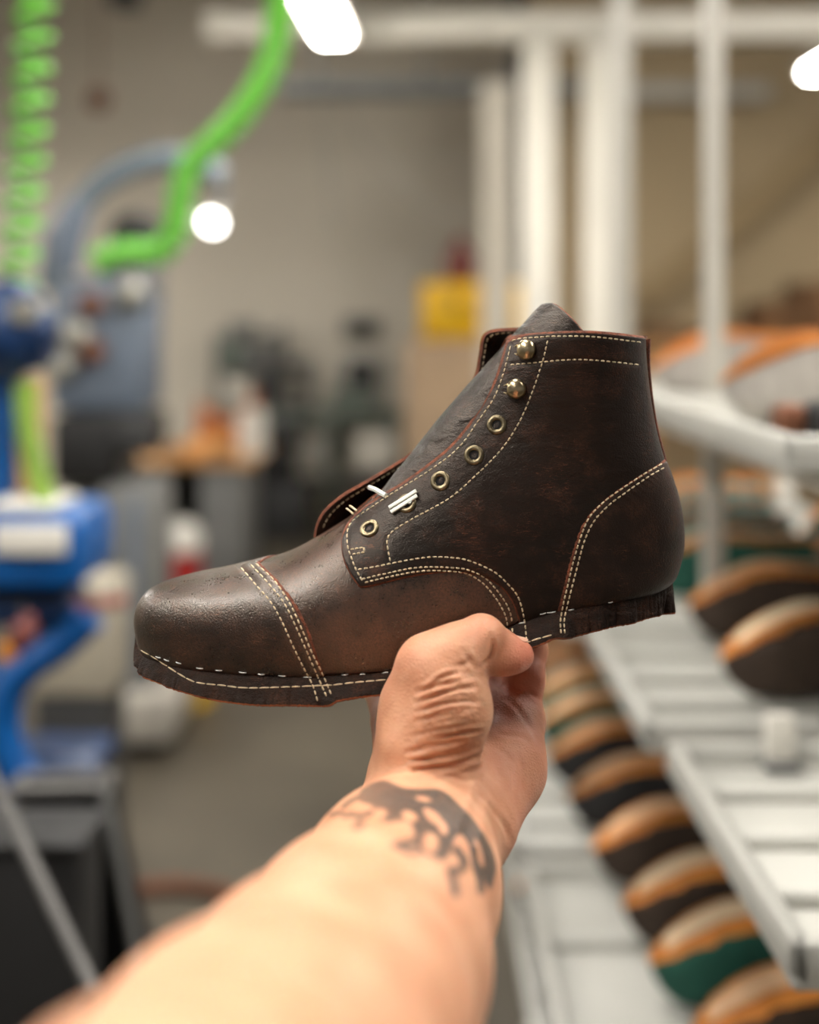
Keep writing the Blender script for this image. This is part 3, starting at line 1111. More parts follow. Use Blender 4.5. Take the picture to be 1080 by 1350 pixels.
for u, v in [(695, 461.5), (681, 513)]:
    h, n = lay(u, v)
    n = (n + Vector((0, -0.6, 0))).normalized()
    e = MB()
    R = 5.3 * MM
    left = Vector((-1, 0, 0.0))
    left = (left - n * left.dot(n)).normalized()
    upv = n.cross(left).normalized()
    if upv.z < 0:
        upv = -upv
    # foot and stem
    e.lathe([(R * 0.75, -0.4 * MM), (R * 0.75, 0.5 * MM), (R * 0.5, 0.8 * MM), (R * 0.42, 2.6 * MM)], h, n, 24)
    # domed head, open on the lacing side
    nseg, nring = 40, 12
    rings = []
    base = h + n * 2.2 * MM + (-left) * 0.2 * MM
    for a in range(nring + 1):
        th = (a / nring) * math.radians(100)
        ring = []
        for k in range(nseg):
            ph = 2 * PI * k / nseg
            rr = R * math.sin(th)
            hh = 3.4 * MM * math.cos(th)
            c = math.cos(ph)
            if c > 0.55 and th > math.radians(50):      # notched lip with two little claws
                rr *= 1 - 0.22 * (1 if abs(math.sin(ph * 1.0)) < 0.45 else 0.0) * (th - math.radians(50)) / math.radians(50)
            ring.append(e.bm.verts.new(base + n * hh + left * rr * c + upv * rr * math.sin(ph)))
        rings.append(ring)
    for p, q in zip(rings, rings[1:]):
        for k in range(nseg):
            e.bm.faces.new((p[k], p[(k + 1) % nseg], q[(k + 1) % nseg], q[k]))
    low = rings[-1]
    cv = e.bm.verts.new(base - n * 0.8 * MM)
    for k in range(nseg):
        e.bm.faces.new((low[(k + 1) % nseg], low[k], cv))
    for s in (-1, 1):
        e.tube([base + left * R * 0.86 + upv * s * R * 0.42 + n * 0.6 * MM, base + left * R * 1.22 + upv * s * R * 0.34 - n * 0.6 * MM], [0.7 * MM, 0.35 * MM], 8)
    bmesh.ops.remove_doubles(e.bm, verts=e.bm.verts[:], dist=1e-6)
    e.build('speed_hook', M_HOOK, boot, angle=50)

# ---- white plastic tie holding the facings together at the second eyelet
t = MB()


def flat_strip(mb, a, b, wdt, thk, lift):
    ha, na = lay(*a)
    hb, nb = lay(*b)
    n = (na + nb).normalized()
    A, B = ha + n * lift, hb + n * lift
    x = (B - A).normalized()
    y = n.cross(x).normalized()
    rot = Matrix((x, y, x.cross(y))).transposed()
    mb.box((A + B) / 2, ((B - A).length, wdt, thk), rot=rot, bev=0.25 * MM)


flat_strip(t, (515, 671.5), (551, 649), 2.0 * MM, 1.2 * MM, 2.2 * MM)
flat_strip(t, (517, 677), (551.5, 655), 2.0 * MM, 1.2 * MM, 1.9 * MM)
a0 = lay(541, 662)
t.tube([a0[0] - a0[1] * 1 * MM, a0[0] + a0[1] * 2.2 * MM], 1.4 * MM, 10)
t.tube([px(487, 642.5, D - 0.004), px(494, 645, D - 0.008), px(501, 649, D - 0.013), px(509, 653.5, D - 0.018)], [1.4 * MM] * 4, 6)
t.build('plastic_tie', M_TIE, boot)
k = MB()
for (x0, y0, x1, y1) in [(457, 670.5, 466, 677.5), (461.5, 667, 470.5, 673.5)]:
    p, q = px(x0, y0, D - 0.006), px(x1, y1, D - 0.017)
    k.tube([p, p * 0.5 + q * 0.5 + Vector((-0.6 * MM, 0, 0.6 * MM)), q], 0.55 * MM, 8)
k.build('throat_stitch', M_THREAD, boot)
# =================================================================== THE ARM
VOX = 1.15 * MM


class Field:
    """smooth union of tapered capsules on a grid, meshed with surface nets"""

    def __init__(self, lo, hi, h):
        self.lo, self.h = np.array(lo, dtype=float), h
        self.n = np.ceil((np.array(hi) - self.lo) / h).astype(int) + 1
        self.f = np.full(self.n, 0.03, dtype=np.float32)

    def _box(self, lo, hi):
        a = np.clip(np.floor((lo - self.lo) / self.h).astype(int), 0, self.n - 1)
        b = np.clip(np.ceil((hi - self.lo) / self.h).astype(int) + 1, 1, self.n)
        ax = [(self.lo[k] + self.h * np.arange(a[k], b[k])).astype(np.float32) for k in range(3)]
        return tuple(slice(a[k], b[k]) for k in range(3)), ax

    def capsule(self, p0, p1, r0, r1, k=0.006, flat=None, carve=False):
        p0, p1 = np.array(p0, dtype=np.float32), np.array(p1, dtype=np.float32)
        R = max(r0, r1) + 0.5 * k + 0.012
        lo, hi = np.minimum(p0, p1) - R, np.maximum(p0, p1) + R
        sl, (X, Y, Z) = self._box(lo, hi)
        X, Y, Z = X[:, None, None] - p0[0], Y[None, :, None] - p0[1], Z[None, None, :] - p0[2]
        d = p1 - p0
        L2 = max(float(d @ d), 1e-12)
        t = np.clip((X * d[0] + Y * d[1] + Z * d[2]) / L2, 0, 1)
        qx, qy, qz = X - t * d[0], Y - t * d[1], Z - t * d[2]
        q2 = qx * qx + qy * qy + qz * qz
        if flat is not None:
            n = np.array(flat[0], dtype=np.float32)
            n = n / np.linalg.norm(n)
            c = qx * n[0] + qy * n[1] + qz * n[2]
            q2 = q2 + (flat[1] ** 2 - 1) * c * c
        g = np.sqrt(q2) - (r0 + (r1 - r0) * t)
        a = self.f[sl]
        if carve:
            g = -g
            h = np.clip(0.5 - 0.5 * (g - a) / k, 0, 1)
            self.f[sl] = a * h + g * (1 - h) + k * h * (1 - h)
        else:
            h = np.clip(0.5 + 0.5 * (g - a) / k, 0, 1)
            self.f[sl] = g * (1 - h) + a * h - k * h * (1 - h)

    def chain(self, pts, k=0.006, flat=None):
        for a, b in zip(pts[:-1], pts[1:]):
            self.capsule(a[0], b[0], a[1], b[1], k, flat)

    def mesh(self):
        f = self.f
        n = self.n
        ins = f < 0
        cells = np.zeros(tuple(n - 1), dtype=np.int8)
        for dx in (0, 1):
            for dy in (0, 1):
                for dz in (0, 1):
                    cells += ins[dx:n[0] - 1 + dx, dy:n[1] - 1 + dy, dz:n[2] - 1 + dz]
        act = (cells > 0) & (cells < 8)
        idx = np.argwhere(act)
        num = np.full(act.shape, -1, dtype=np.int32)
        num[act] = np.arange(len(idx))
        acc = np.zeros((len(idx), 3))
        cnt = np.zeros(len(idx))
        corners = [(a, b, c) for a in (0, 1) for b in (0, 1) for c in (0, 1)]
        for a in corners:
            for ax in range(3):
                if a[ax] == 0:
                    b = list(a)
                    b[ax] = 1
                    fa = f[idx[:, 0] + a[0], idx[:, 1] + a[1], idx[:, 2] + a[2]].astype(float)
                    fb = f[idx[:, 0] + b[0], idx[:, 1] + b[1], idx[:, 2] + b[2]].astype(float)
                    cr = (fa < 0) != (fb < 0)
                    t = np.where(cr, fa / np.where(np.abs(fa - fb) < 1e-12, 1, fa - fb), 0)
                    p = np.array(a, dtype=float)[None, :].repeat(len(idx), 0)
                    p[:, ax] += t
                    acc[cr] += p[cr]
                    cnt[cr] += 1
        V = self.lo + (idx + acc / np.maximum(cnt, 1)[:, None]) * self.h
        Q = []
        for ax in range(3):
            o1, o2 = (ax + 1) % 3, (ax + 2) % 3
            sl0 = [slice(1, n[k] - 1) for k in range(3)]
            sl1 = [slice(1, n[k] - 1) for k in range(3)]
            sl0[ax] = slice(0, n[ax] - 1)
            sl1[ax] = slice(1, n[ax])
            A, B = ins[tuple(sl0)], ins[tuple(sl1)]
            e = np.argwhere(A != B)
            up = A[A != B]
            e[:, o1] += 1
            e[:, o2] += 1
            d1 = np.zeros(3, int); d1[o1] = 1
            d2 = np.zeros(3, int); d2[o2] = 1
            q = [num[tuple((e - s).T)] for s in (d1 * 0, d1, d1 + d2, d2)]
            q = np.stack(q, axis=1)
            q[~up] = q[~up][:, ::-1]
            Q.append(q)
        Q = np.vstack(Q)
        Q = Q[(Q >= 0).all(axis=1)]
        return V, Q


def vnormals(V, Q):
    fn = np.cross(V[Q[:, 2]] - V[Q[:, 0]], V[Q[:, 3]] - V[Q[:, 1]])
    N = np.zeros_like(V)
    for k in range(4):
        np.add.at(N, Q[:, k], fn)
    return N / np.maximum(np.linalg.norm(N, axis=1, keepdims=True), 1e-15)


def smooth(V, Q, it=2, lam=0.5):
    E = np.vstack([Q[:, [0, 1]], Q[:, [1, 2]], Q[:, [2, 3]], Q[:, [3, 0]]])
    for i in range(it):
        for l in (lam, -lam * 1.04):
            S = np.zeros_like(V)
            c = np.zeros(len(V))
            np.add.at(S, E[:, 0], V[E[:, 1]])
            np.add.at(S, E[:, 1], V[E[:, 0]])
            np.add.at(c, E[:, 0], 1)
            np.add.at(c, E[:, 1], 1)
            V = V + l * (S / np.maximum(c, 1)[:, None] - V)
    return V


def pt(u, v, d, r):
    return (np.array(px(u, v, d)), r * MM)


fld = Field((-0.20, 0.085, 1.13), (0.115, 0.765, 1.42), VOX)
# forearm, wrist (a little flatter across the palm)
fld.chain([pt(110, 1960, 0.16, 46), pt(220, 1690, 0.235, 47), pt(330, 1490, 0.31, 46.5), pt(420, 1362, 0.385, 46), pt(478, 1268, 0.455, 45), pt(528, 1172, 0.525, 40),
           pt(564, 1094, 0.578, 34.5)], 0.02)
fld.chain([pt(564, 1094, 0.578, 34.5), pt(582, 1030, 0.606, 28.5)], 0.012)
# metacarpals: index to little finger
fld.chain([pt(545, 1045, 0.607, 20), pt(523, 952, 0.660, 14.0)], 0.012)
fld.chain([pt(575, 1040, 0.615, 20), pt(580, 938, 0.668, 14.0)], 0.012)
fld.chain([pt(605, 1042, 0.618, 20), pt(637, 935, 0.666, 13.5)], 0.012)
fld.chain([pt(630, 1048, 0.615, 19), pt(682, 950, 0.655, 12.5)], 0.012)
# heel of the hand
fld.chain([pt(632, 1080, 0.588, 19.5), pt(664, 1012, 0.625, 20.0), pt(680, 958, 0.650, 14)], 0.012)
# pads at the roots of the fingers
fld.capsule(px(672, 952, 0.646), px(640, 940, 0.655), 0.012, 0.012, 0.008)
# fingers passing under the sole and closing on its far side
fld.chain([pt(523, 952, 0.660, 13.0), pt(501, 905, 0.697, 9.6), pt(505, 856, 0.722, 8.6), pt(515, 815, 0.728, 7.6)], 0.004)
fld.chain([pt(580, 938, 0.668, 13.0), pt(580, 872, 0.708, 9.8), pt(585, 828, 0.734, 8.8), pt(592, 785, 0.738, 7.8)], 0.004)
fld.chain([pt(637, 935, 0.666, 12.5), pt(645, 862, 0.700, 9.4), pt(650, 818, 0.726, 8.4), pt(655, 778, 0.730, 7.4)], 0.004)
fld.chain([pt(684, 950, 0.655, 12.0), pt(691, 895, 0.664, 11.0), pt(698, 858, 0.676, 9.6), pt(702, 822, 0.700, 8.2), pt(704, 790, 0.712, 7.0)], 0.004)
# ball of the thumb, kept distinct from the palm behind it
fld.chain([pt(556, 1042, 0.585, 22), pt(566, 985, 0.580, 23.5), pt(588, 935, 0.578, 21.5), pt(588, 905, 0.580, 20.0)], 0.006)
fld.chain([pt(540, 1010, 0.597, 19), pt(548, 930, 0.590, 15.5), pt(567, 880, 0.584, 15.5)], 0.010)
# thumb: first phalanx over the edge of the sole, last joint bent back down along it
fld.chain([pt(567, 880, 0.582, 15.5), pt(600, 862, 0.583, 13.2), pt(634, 843, 0.589, 12.3)], 0.006)
fld.chain([pt(636, 845, 0.589, 12.2), pt(660, 859, 0.593, 10.6), pt(683, 864, 0.5965, 8.0)], 0.0025)
fld.capsule(px(650, 872, 0.586), px(676, 871, 0.590), 0.0060, 0.0055, 0.006)
HV, HQ = fld.mesh()
HV = smooth(HV, HQ, 6, 0.5)
HN = vnormals(HV, HQ)
fn0 = np.cross(HV[HQ[:, 2]] - HV[HQ[:, 0]], HV[HQ[:, 3]] - HV[HQ[:, 1]])


def seen(V):
    return 540 + V[:, 0] * F / V[:, 1], HOR + (CAMZ - V[:, 2]) * F / V[:, 1]


# keep the whole arm outside the boot: anything that would sink in is pressed back onto the leather
tob = BVHTree.FromPolygons([tuple(v) for v in BV + BN * 0.3 * MM], [tuple(int(i) for i in q) for q in QUADS])
HU, HW = seen(HV)
facing = (HN * (np.array((0, 0, CAMZ)) - HV)).sum(axis=1) > 0
# ---- wrinkles across the ball of the thumb and creases of the palm
disp = np.zeros(len(HV))
WR = []
rnd = random.Random(5)
for i in range(24):                        # folds fan out from the web towards the back of the wrist
    f = i / 23.0
    x1, y1 = 640 - 4 * rnd.random() - 22 * (1 - min(1, f * 3)) , 884 + 120 * f
    x0, y0 = 548 - 30 * f + 14 * rnd.random(), 898 + 120 * f + 10 * rnd.random()
    xm, ym = (x0 + x1) / 2, (y0 + y1) / 2 - 9 + 10 * f + 5 * rnd.random()
    a, b = sorted((rnd.uniform(0.0, 0.35), rnd.uniform(0.7, 1.0)))
    c = catmull([(x0, y0), (xm, ym), (x1, y1)], 3.0)
    c = c[int(a * len(c)):max(int(b * len(c)), int(a * len(c)) + 6)]
    WR.append((c, rnd.uniform(0.8, 1.5), rnd.uniform(1.8, 2.9)))
for pts, dep, wid in [([(598, 880), (612, 876), (622, 870)], 0.8, 3.0), ([(612, 858), (618, 868), (624, 877), (630, 881)], 0.9, 3.0), ([(648, 838), (651, 852), (646, 868), (634, 880)], 1.0, 2.6),
                      ([(640, 834), (643, 846), (640, 858)], 0.4, 3.0), ([(651, 960), (662, 968), (690, 972), (704, 985)], 0.4, 3.0), ([(650, 985), (664, 992), (680, 1010)], 0.4, 3.0),
                      ([(660, 918), (672, 924), (688, 942), (700, 960), (712, 985)], 0.45, 3.2), ([(692, 905), (702, 915), (714, 922)], 0.5, 2.5),
                      ([(596, 1015), (612, 1018), (640, 1012)], 0.6, 3.0), ([(625, 1040), (645, 1062), (665, 1088), (672, 1110)], 0.6, 3.2), ([(560, 1030), (590, 1024), (618, 1030)], 0.45, 3.2),
                      ([(668, 1000), (674, 1020), (676, 1045)], 0.4, 2.5), ([(684, 998), (689, 1018), (688, 1045)], 0.4, 2.5), ([(655, 1005), (660, 1030)], 0.4, 2.5)]:
    WR.append((catmull(pts, 3.0), dep, wid))
for c, dep, wid in WR:
    m = facing & (HV[:, 1] > 0.54) & (HU > c[:, 0].min() - 12) & (HU < c[:, 0].max() + 12) & (HW > c[:, 1].min() - 12) & (HW < c[:, 1].max() + 12)
    k = np.where(m)[0]
    if not len(k):
        continue
    dd = line_d(HU[k], HW[k], c)
    ends = np.minimum(np.hypot(HU[k] - c[0, 0], HW[k] - c[0, 1]), np.hypot(HU[k] - c[-1, 0], HW[k] - c[-1, 1]))
    fade = np.clip(ends / 12.0, 0, 1)
    disp[k] += (-dep * np.exp(-(dd / wid) ** 2) + 0.38 * dep * np.exp(-((dd - 2.1 * wid) / (wid * 1.1)) ** 2)) * fade * MM * 1.1
HV = HV + HN * disp[:, None]
# tendons and flat of the wrist
soft = [(catmull([(622, 1038), (608, 1075), (592, 1110)], 4), 0.9, 9), (catmull([(640, 1060), (632, 1100), (620, 1140)], 4), 0.7, 8)]
for c, dep, wid in soft:
    k = np.where(facing & (HV[:, 1] > 0.5))[0]
    HV[k] += HN[k] * (dep * MM * np.exp(-(line_d(HU[k], HW[k], c) / wid) ** 2))[:, None]
cand = np.where((HV[:, 1] > 0.56) & (HW < 960))[0]
for i in cand:
    p = Vector(HV[i])
    loc, nrm, idx, dist = tob.find_nearest(p, 0.03)
    if loc is not None and (p - loc).dot(nrm) < 0.0004:
        HV[i] = loc + nrm * 0.0004
HN = vnormals(HV, HQ)
if ((HV - HV.mean(axis=0)) * HN).sum(axis=1).mean() < 0:
    HQ = HQ[:, ::-1]
    HN = -HN
HU, HW = seen(HV)
facing = (HN * (np.array((0, 0, CAMZ)) - HV)).sum(axis=1) > -0.05

# ---- tattoo round the wrist: scroll-edged band of faded black ink
zt = lambda L: [(420 + x / 3.6, 980 + y / 3.6) for x, y in L]
ink = np.full(len(HV), -9.0)


def ink_poly(L):
    global ink
    P = catmull(zt(L) + [zt(L)[0]], 3.0)
    ink = np.maximum(ink, np.where(facing, poly_sd(HU, HW, P), -9))


def ink_stroke(L, w, w2=None):
    global ink
    P = catmull(zt(L), 3.0)
    ink = np.maximum(ink, np.where(facing, w / 3.6 / 2 - line_d(HU, HW, P), -9))


def ink_hole(cx, cy, a, b, rot):
    global ink
    c, s = math.cos(math.radians(rot)), math.sin(math.radians(rot))
    x, y = (HU - 420) * 3.6 - cx, (HW - 980) * 3.6 - cy
    X, Y = x * c + y * s, -x * s + y * c
    d = (np.sqrt((X / a) ** 2 + (Y / b) ** 2) - 1) * min(a, b) / 3.6
    ink = np.minimum(ink, np.where(facing, d, 9))


ink_poly([(205, 222), (255, 192), (310, 178), (360, 195), (400, 212), (480, 218), (560, 218), (610, 240), (650, 275), (690, 315), (730, 358), (770, 412), (805, 470), (830, 530), (842, 590),
          (832, 640), (815, 690), (785, 640), (762, 600), (742, 560), (728, 520), (712, 480), (690, 440), (665, 430), (645, 450), (632, 490), (615, 535), (585, 555), (545, 535), (500, 520), (470, 490),
          (462, 440), (450, 400), (425, 365), (385, 362), (340, 372), (305, 362), (275, 325), (250, 290), (215, 280), (185, 262)])
ink_hole(497, 264, 46, 13, 12)
ink_hole(545, 350, 66, 26, 42)
ink_hole(590, 400, 24, 40, -20)
ink_hole(530, 472, 42, 52, -10)
ink_hole(432, 345, 44, 24, 25)
ink_hole(682, 492, 34, 62, -22)
ink_hole(762, 520, 17, 76, -16)
ink_hole(290, 330, 40, 24, 0)
ink_stroke([(370, 485), (410, 478), (450, 470), (480, 455)], 34)
ink_stroke([(395, 500), (440, 520), (480, 510)], 16)
ink_stroke([(655, 505), (690, 560), (668, 605), (630, 600), (640, 650), (652, 712)], 34)
ink_stroke([(735, 500), (745, 570), (765, 640), (772, 700)], 30)
ink_stroke([(150, 335), (200, 345), (250, 330)], 22)
ink_stroke([(120, 300), (160, 270), (210, 250)], 18)
ink_stroke([(180, 395), (200, 380)], 34)
ink_stroke([(60, 340), (110, 330), (130, 350)], 16)
P_idx = catmull([(505, 925), (500, 940), (497, 958), (498, 975)], 3.0)
ink = np.maximum(ink, np.where(facing & (HV[:, 1] > 0.6), 2.4 - line_d(HU, HW, P_idx), -9))
ink_v = np.clip((ink + 1.9) / 2.2, 0, 1)
ink_v *= 0.75 + 0.25 * np.clip((HU - 470) / 60, 0, 1)
# ---- ruddier pads, knuckle and palm
pink = np.zeros(len(HV))
for u, v, d, R, s in [(690, 865, 0.594, 0.018, 0.9), (665, 868, 0.59, 0.016, 0.5), (690, 905, 0.66, 0.024, 0.75), (672, 945, 0.645, 0.022, 0.45), (640, 935, 0.655, 0.02, 0.6), (690, 1010, 0.63, 0.03, 0.55),
                      (660, 1070, 0.6, 0.03, 0.5), (545, 880, 0.59, 0.02, 0.35), (632, 815, 0.585, 0.012, 0.3), (525, 960, 0.6, 0.02, 0.3)]:
    c = np.array(px(u, v, d))
    pink = np.maximum(pink, s * np.exp(-(np.linalg.norm(HV - c, axis=1) / R) ** 2))

M_SKIN = bpy.data.materials.new('skin')
M_SKIN.use_nodes = True
nt = M_SKIN.node_tree
bs_ = nt.nodes['Principled BSDF']
L_ = nt.links.new


def node(t):
    return nt.nodes.new(t)


tc = node('ShaderNodeTexCoord')
n1 = node('ShaderNodeTexNoise'); n1.inputs['Scale'].default_value = 55; n1.inputs['Detail'].default_value = 5
L_(tc.outputs['Object'], n1.inputs['Vector'])
r1 = node('ShaderNodeValToRGB')
r1.color_ramp.elements[0].position, r1.color_ramp.elements[1].position = 0.34, 0.68
r1.color_ramp.elements[0].color, r1.color_ramp.elements[1].color = srgb(190, 134, 101), srgb(208, 155, 122)
L_(n1.outputs['Fac'], r1.inputs['Fac'])
at1 = node('ShaderNodeAttribute'); at1.attribute_name = 'pink'
at2 = node('ShaderNodeAttribute'); at2.attribute_name = 'ink'
mx1 = node('ShaderNodeMix'); mx1.data_type = 'RGBA'
L_(at1.outputs['Fac'], mx1.inputs[0]); L_(r1.outputs['Color'], mx1.inputs[6]); mx1.inputs[7].default_value = srgb(206, 122, 98)
n2 = node('ShaderNodeTexNoise'); n2.inputs['Scale'].default_value = 260; n2.inputs['Detail'].default_value = 3
L_(tc.outputs['Object'], n2.inputs['Vector'])
mi1 = node('ShaderNodeMath'); mi1.operation = 'MULTIPLY'
mr = node('ShaderNodeMapRange'); mr.inputs['To Min'].default_value = 0.78; mr.inputs['To Max'].default_value = 0.98
L_(n2.outputs['Fac'], mr.inputs['Value'])
L_(at2.outputs['Fac'], mi1.inputs[0]); L_(mr.outputs[0], mi1.inputs[1])
mx2 = node('ShaderNodeMix'); mx2.data_type = 'RGBA'
L_(mi1.outputs[0], mx2.inputs[0]); L_(mx1.outputs[2], mx2.inputs[6]); mx2.inputs[7].default_value = srgb(50, 52, 49)
L_(mx2.outputs[2], bs_.inputs['Base Color'])
bs_.inputs['Roughness'].default_value = 0.5
bs_.inputs['Specular IOR Level'].default_value = 0.4
bs_.inputs['Subsurface Weight'].default_value = 0.18
bs_.inputs['Subsurface Radius'].default_value = (1.0, 0.35, 0.18)
bs_.inputs['Subsurface Scale'].default_value = 0.006
vo = node('ShaderNodeTexVoronoi'); vo.inputs['Scale'].default_value = 620; vo.feature = 'DISTANCE_TO_EDGE'
L_(tc.outputs['Object'], vo.inputs['Vector'])
ma = node('ShaderNodeMath'); ma.operation = 'ADD'
n3 = node('ShaderNodeTexNoise'); n3.inputs['Scale'].default_value = 180; n3.inputs['Detail'].default_value = 4
L_(tc.outputs['Object'], n3.inputs['Vector'])
L_(vo.outputs['Distance'], ma.inputs[0]); L_(n3.outputs['Fac'], ma.inputs[1])
bp = node('ShaderNodeBump'); bp.inputs['Strength'].default_value = 0.5; bp.inputs['Distance'].default_value = 0.0008
L_(ma.outputs[0], bp.inputs['Height']); L_(bp.outputs['Normal'], bs_.inputs['Normal'])

person = link_mesh('person', HV, HQ, M_SKIN)
tag(person, "person's bare left forearm and hand, tattooed band round the wrist, gripping the boot from below", 'person')
for nm, val in (('ink', ink_v), ('pink', pink)):
    a = person.data.attributes.new(nm, 'FLOAT', 'POINT')
    a.data.foreach_set('value', val.astype(np.float32))
# thumb nail, on the side turned away to the boot
M_NAIL = mat('finger_nail', srgb(226, 176, 150), 0.32, var=0.05, vscale=80)
nv, nf = [], []
Rn = 0.0088
cA, cB = px(664, 857.5, 0.5945), px(692, 862, 0.5985)
ax = (cB - cA).normalized()
upn = Vector((0.25, 0.45, 0.85)); upn = (upn - ax * upn.dot(ax)).normalized()
sd = ax.cross(upn)
NU2, NV2 = 14, 16
for i in range(NU2 + 1):
    f = i / NU2
    wid = 0.85 * math.sqrt(max(0.02, 1 - (2 * f - 1) ** 6))
    for j in range(NV2 + 1):
        th = (j / NV2 - 0.5) * 2 * wid
        c = cA.lerp(cB, f)
        r = Rn * (1 - 0.12 * f)
        nv.append(c + (upn * math.cos(th) + sd * math.sin(th)) * (r + (0.0 if 0 < i < NU2 and 0 < j < NV2 else -0.0004)))
for i in range(NU2):
    for j in range(NV2):
        a = i * (NV2 + 1) + j
        nf.append((a, a + 1, a + NV2 + 2, a + NV2 + 1))
nail = link_mesh('thumb_nail', nv, nf, M_NAIL, person)
# =================================================================== THE WORKSHOP
M_WALL = mat('cream_wall_paint', srgb(206, 198, 182), 0.85, var=0.05, vscale=0.6, bump=0.08, bscale=40)
M_TANWALL = mat('tan_wall_paint', srgb(160, 141, 110), 0.85, var=0.04, vscale=0.7)
M_CEIL = mat('grey_ceiling', srgb(150, 142, 130), 0.9, var=0.05, vscale=0.8)
M_FLOOR = mat('worn_concrete', srgb(66, 60, 50), 0.5, col2=srgb(86, 79, 66), vscale=1.6, bump=0.1, bscale=12)
M_WHITE = mat('white_steel_paint', srgb(226, 220, 206), 0.55, var=0.04, vscale=3)
M_GREYW = mat('pale_grey_paint', srgb(176, 172, 162), 0.5, var=0.05, vscale=3)
M_PIPE = mat('galvanised_grey', srgb(128, 132, 132), 0.5, 0.3, var=0.08, vscale=5)
M_BLACK = mat('black_paint', srgb(15, 14, 14), 0.6, var=0.2, vscale=12)
M_CHAR = mat('charcoal_metal', srgb(48, 48, 48), 0.5, var=0.15, vscale=9)
M_GREY = mat('machine_grey', srgb(112, 112, 110), 0.5, var=0.08, vscale=6)
M_SLATE = mat('slate_blue_enamel', srgb(98, 108, 122), 0.45, var=0.08, vscale=6)
M_BLUE = mat('blue_enamel', srgb(4, 84, 154), 0.4, var=0.18, vscale=10, bump=0.1, bscale=40)
M_DBLUE = mat('deep_blue_enamel', srgb(3, 42, 84), 0.4, var=0.25, vscale=14)
M_STEEL = mat('bright_steel', srgb(150, 147, 138), 0.5, 0.6, var=0.1, vscale=20)
M_RUST = mat('rusty_brown_steel', srgb(104, 64, 42), 0.6, 0.3, var=0.3, vscale=20)
M_GREEN = mat('neon_green_hose', srgb(112, 194, 64), 0.45, var=0.08, vscale=20)
M_LGREEN = mat('olive_green_strap', srgb(128, 160, 62), 0.6, var=0.15, vscale=14)
M_HOSE = mat('grey_blue_hose', srgb(104, 116, 124), 0.5, var=0.1, vscale=12, bump=0.4, bscale=120)
M_YELLOW = mat('yellow_enamel', srgb(236, 186, 10), 0.45, var=0.06, vscale=4)
M_MAROON = mat('maroon_plastic', srgb(112, 50, 44), 0.5, var=0.12, vscale=10)
M_RED = mat('red_plastic', srgb(152, 26, 26), 0.45, var=0.1, vscale=10)
M_CARD = mat('cardboard', srgb(196, 152, 104), 0.85, var=0.08, vscale=6)
M_DCARD = mat('dark_brown_cardboard', srgb(96, 66, 36), 0.85, var=0.15, vscale=6)
M_TEAL = mat('dusty_green_enamel', srgb(102, 112, 102), 0.5, var=0.12, vscale=6)
M_PAPER = mat('white_paper', srgb(214, 210, 200), 0.7, var=0.04, vscale=8)
M_TANLEA = mat('tan_leather_sheet', srgb(206, 146, 82), 0.65, var=0.18, vscale=7, bump=0.2, bscale=60)
M_ORLEA = mat('rust_orange_leather', srgb(176, 96, 34), 0.65, var=0.2, vscale=7, bump=0.2, bscale=60)
M_TRAY = mat('off_white_plastic', srgb(176, 175, 168), 0.35, var=0.06, vscale=9)
M_RACK = mat('white_rack_steel', srgb(210, 206, 196), 0.45, var=0.05, vscale=9)
M_SUEDE_K = mat('black_suede', srgb(30, 27, 26), 0.9, var=0.2, vscale=40, bump=0.4, bscale=400)
M_SUEDE_B = mat('dark_brown_suede', srgb(48, 34, 22), 0.85, var=0.2, vscale=40, bump=0.4, bscale=400)
M_SUEDE_G = mat('bottle_green_suede', srgb(16, 70, 56), 0.85, var=0.2, vscale=40, bump=0.4, bscale=400)
M_SUEDE_T = mat('teal_suede', srgb(40, 116, 116), 0.85, var=0.2, vscale=40, bump=0.4, bscale=400)
M_SUEDE_W = mat('pale_grey_suede', srgb(166, 160, 152), 0.85, var=0.15, vscale=40, bump=0.4, bscale=400)
M_LASTED = mat('tan_lasted_leather', srgb(214, 140, 58), 0.7, col2=srgb(188, 108, 38), vscale=26, bump=0.5, bscale=160)
M_CORK = mat('pale_canvas_strip', srgb(222, 186, 146), 0.75, var=0.12, vscale=30)
M_CORKW = mat('ivory_canvas_strip', srgb(232, 212, 178), 0.75, var=0.08, vscale=30)
M_TUBE = emat('lamp_diffuser', (1.0, 0.96, 0.90, 1), 46.0)
M_TASK = emat('task_lamp_lens', (1.0, 0.97, 0.92, 1), 10.0)

# ------------------------------------------------------------- room shell
structure(MB().box((1.0, 4.0, -0.06), (16, 20, 0.12)).build('floor', M_FLOOR, smooth=False))
structure(MB().box((1.0, 4.0, 5.06), (16, 20, 0.12)).build('ceiling', M_CEIL, smooth=False))
structure(MB().box((-3.1, 9.66, 2.5), (7.8, 0.12, 5.0)).build('wall_back', M_WALL, smooth=False))
structure(MB().box((4.79, 8.36, 2.5), (8.02, 0.12, 5.0)).build('wall_right', M_TANWALL, smooth=False))
structure(MB().box((-6.94, 4.0, 2.5), (0.12, 11.2, 5.0)).build('wall_left', M_WALL, smooth=False))
structure(MB().box((0.745, 8.34, 2.5), (0.07, 0.16, 5.0)).build('trim_1', M_BLACK, smooth=False))


def vbox(mb, u0, v0, u1, v1, d, depth, bev=0.01):
    """a box whose near face fills the pixel rectangle at depth d"""
    a, b = px(u0, v0, d), px(u1, v1, d)
    mb.box(((a.x + b.x) / 2, d + depth / 2, (a.z + b.z) / 2), (abs(b.x - a.x), depth, abs(a.z - b.z)), bev=bev)
    return mb


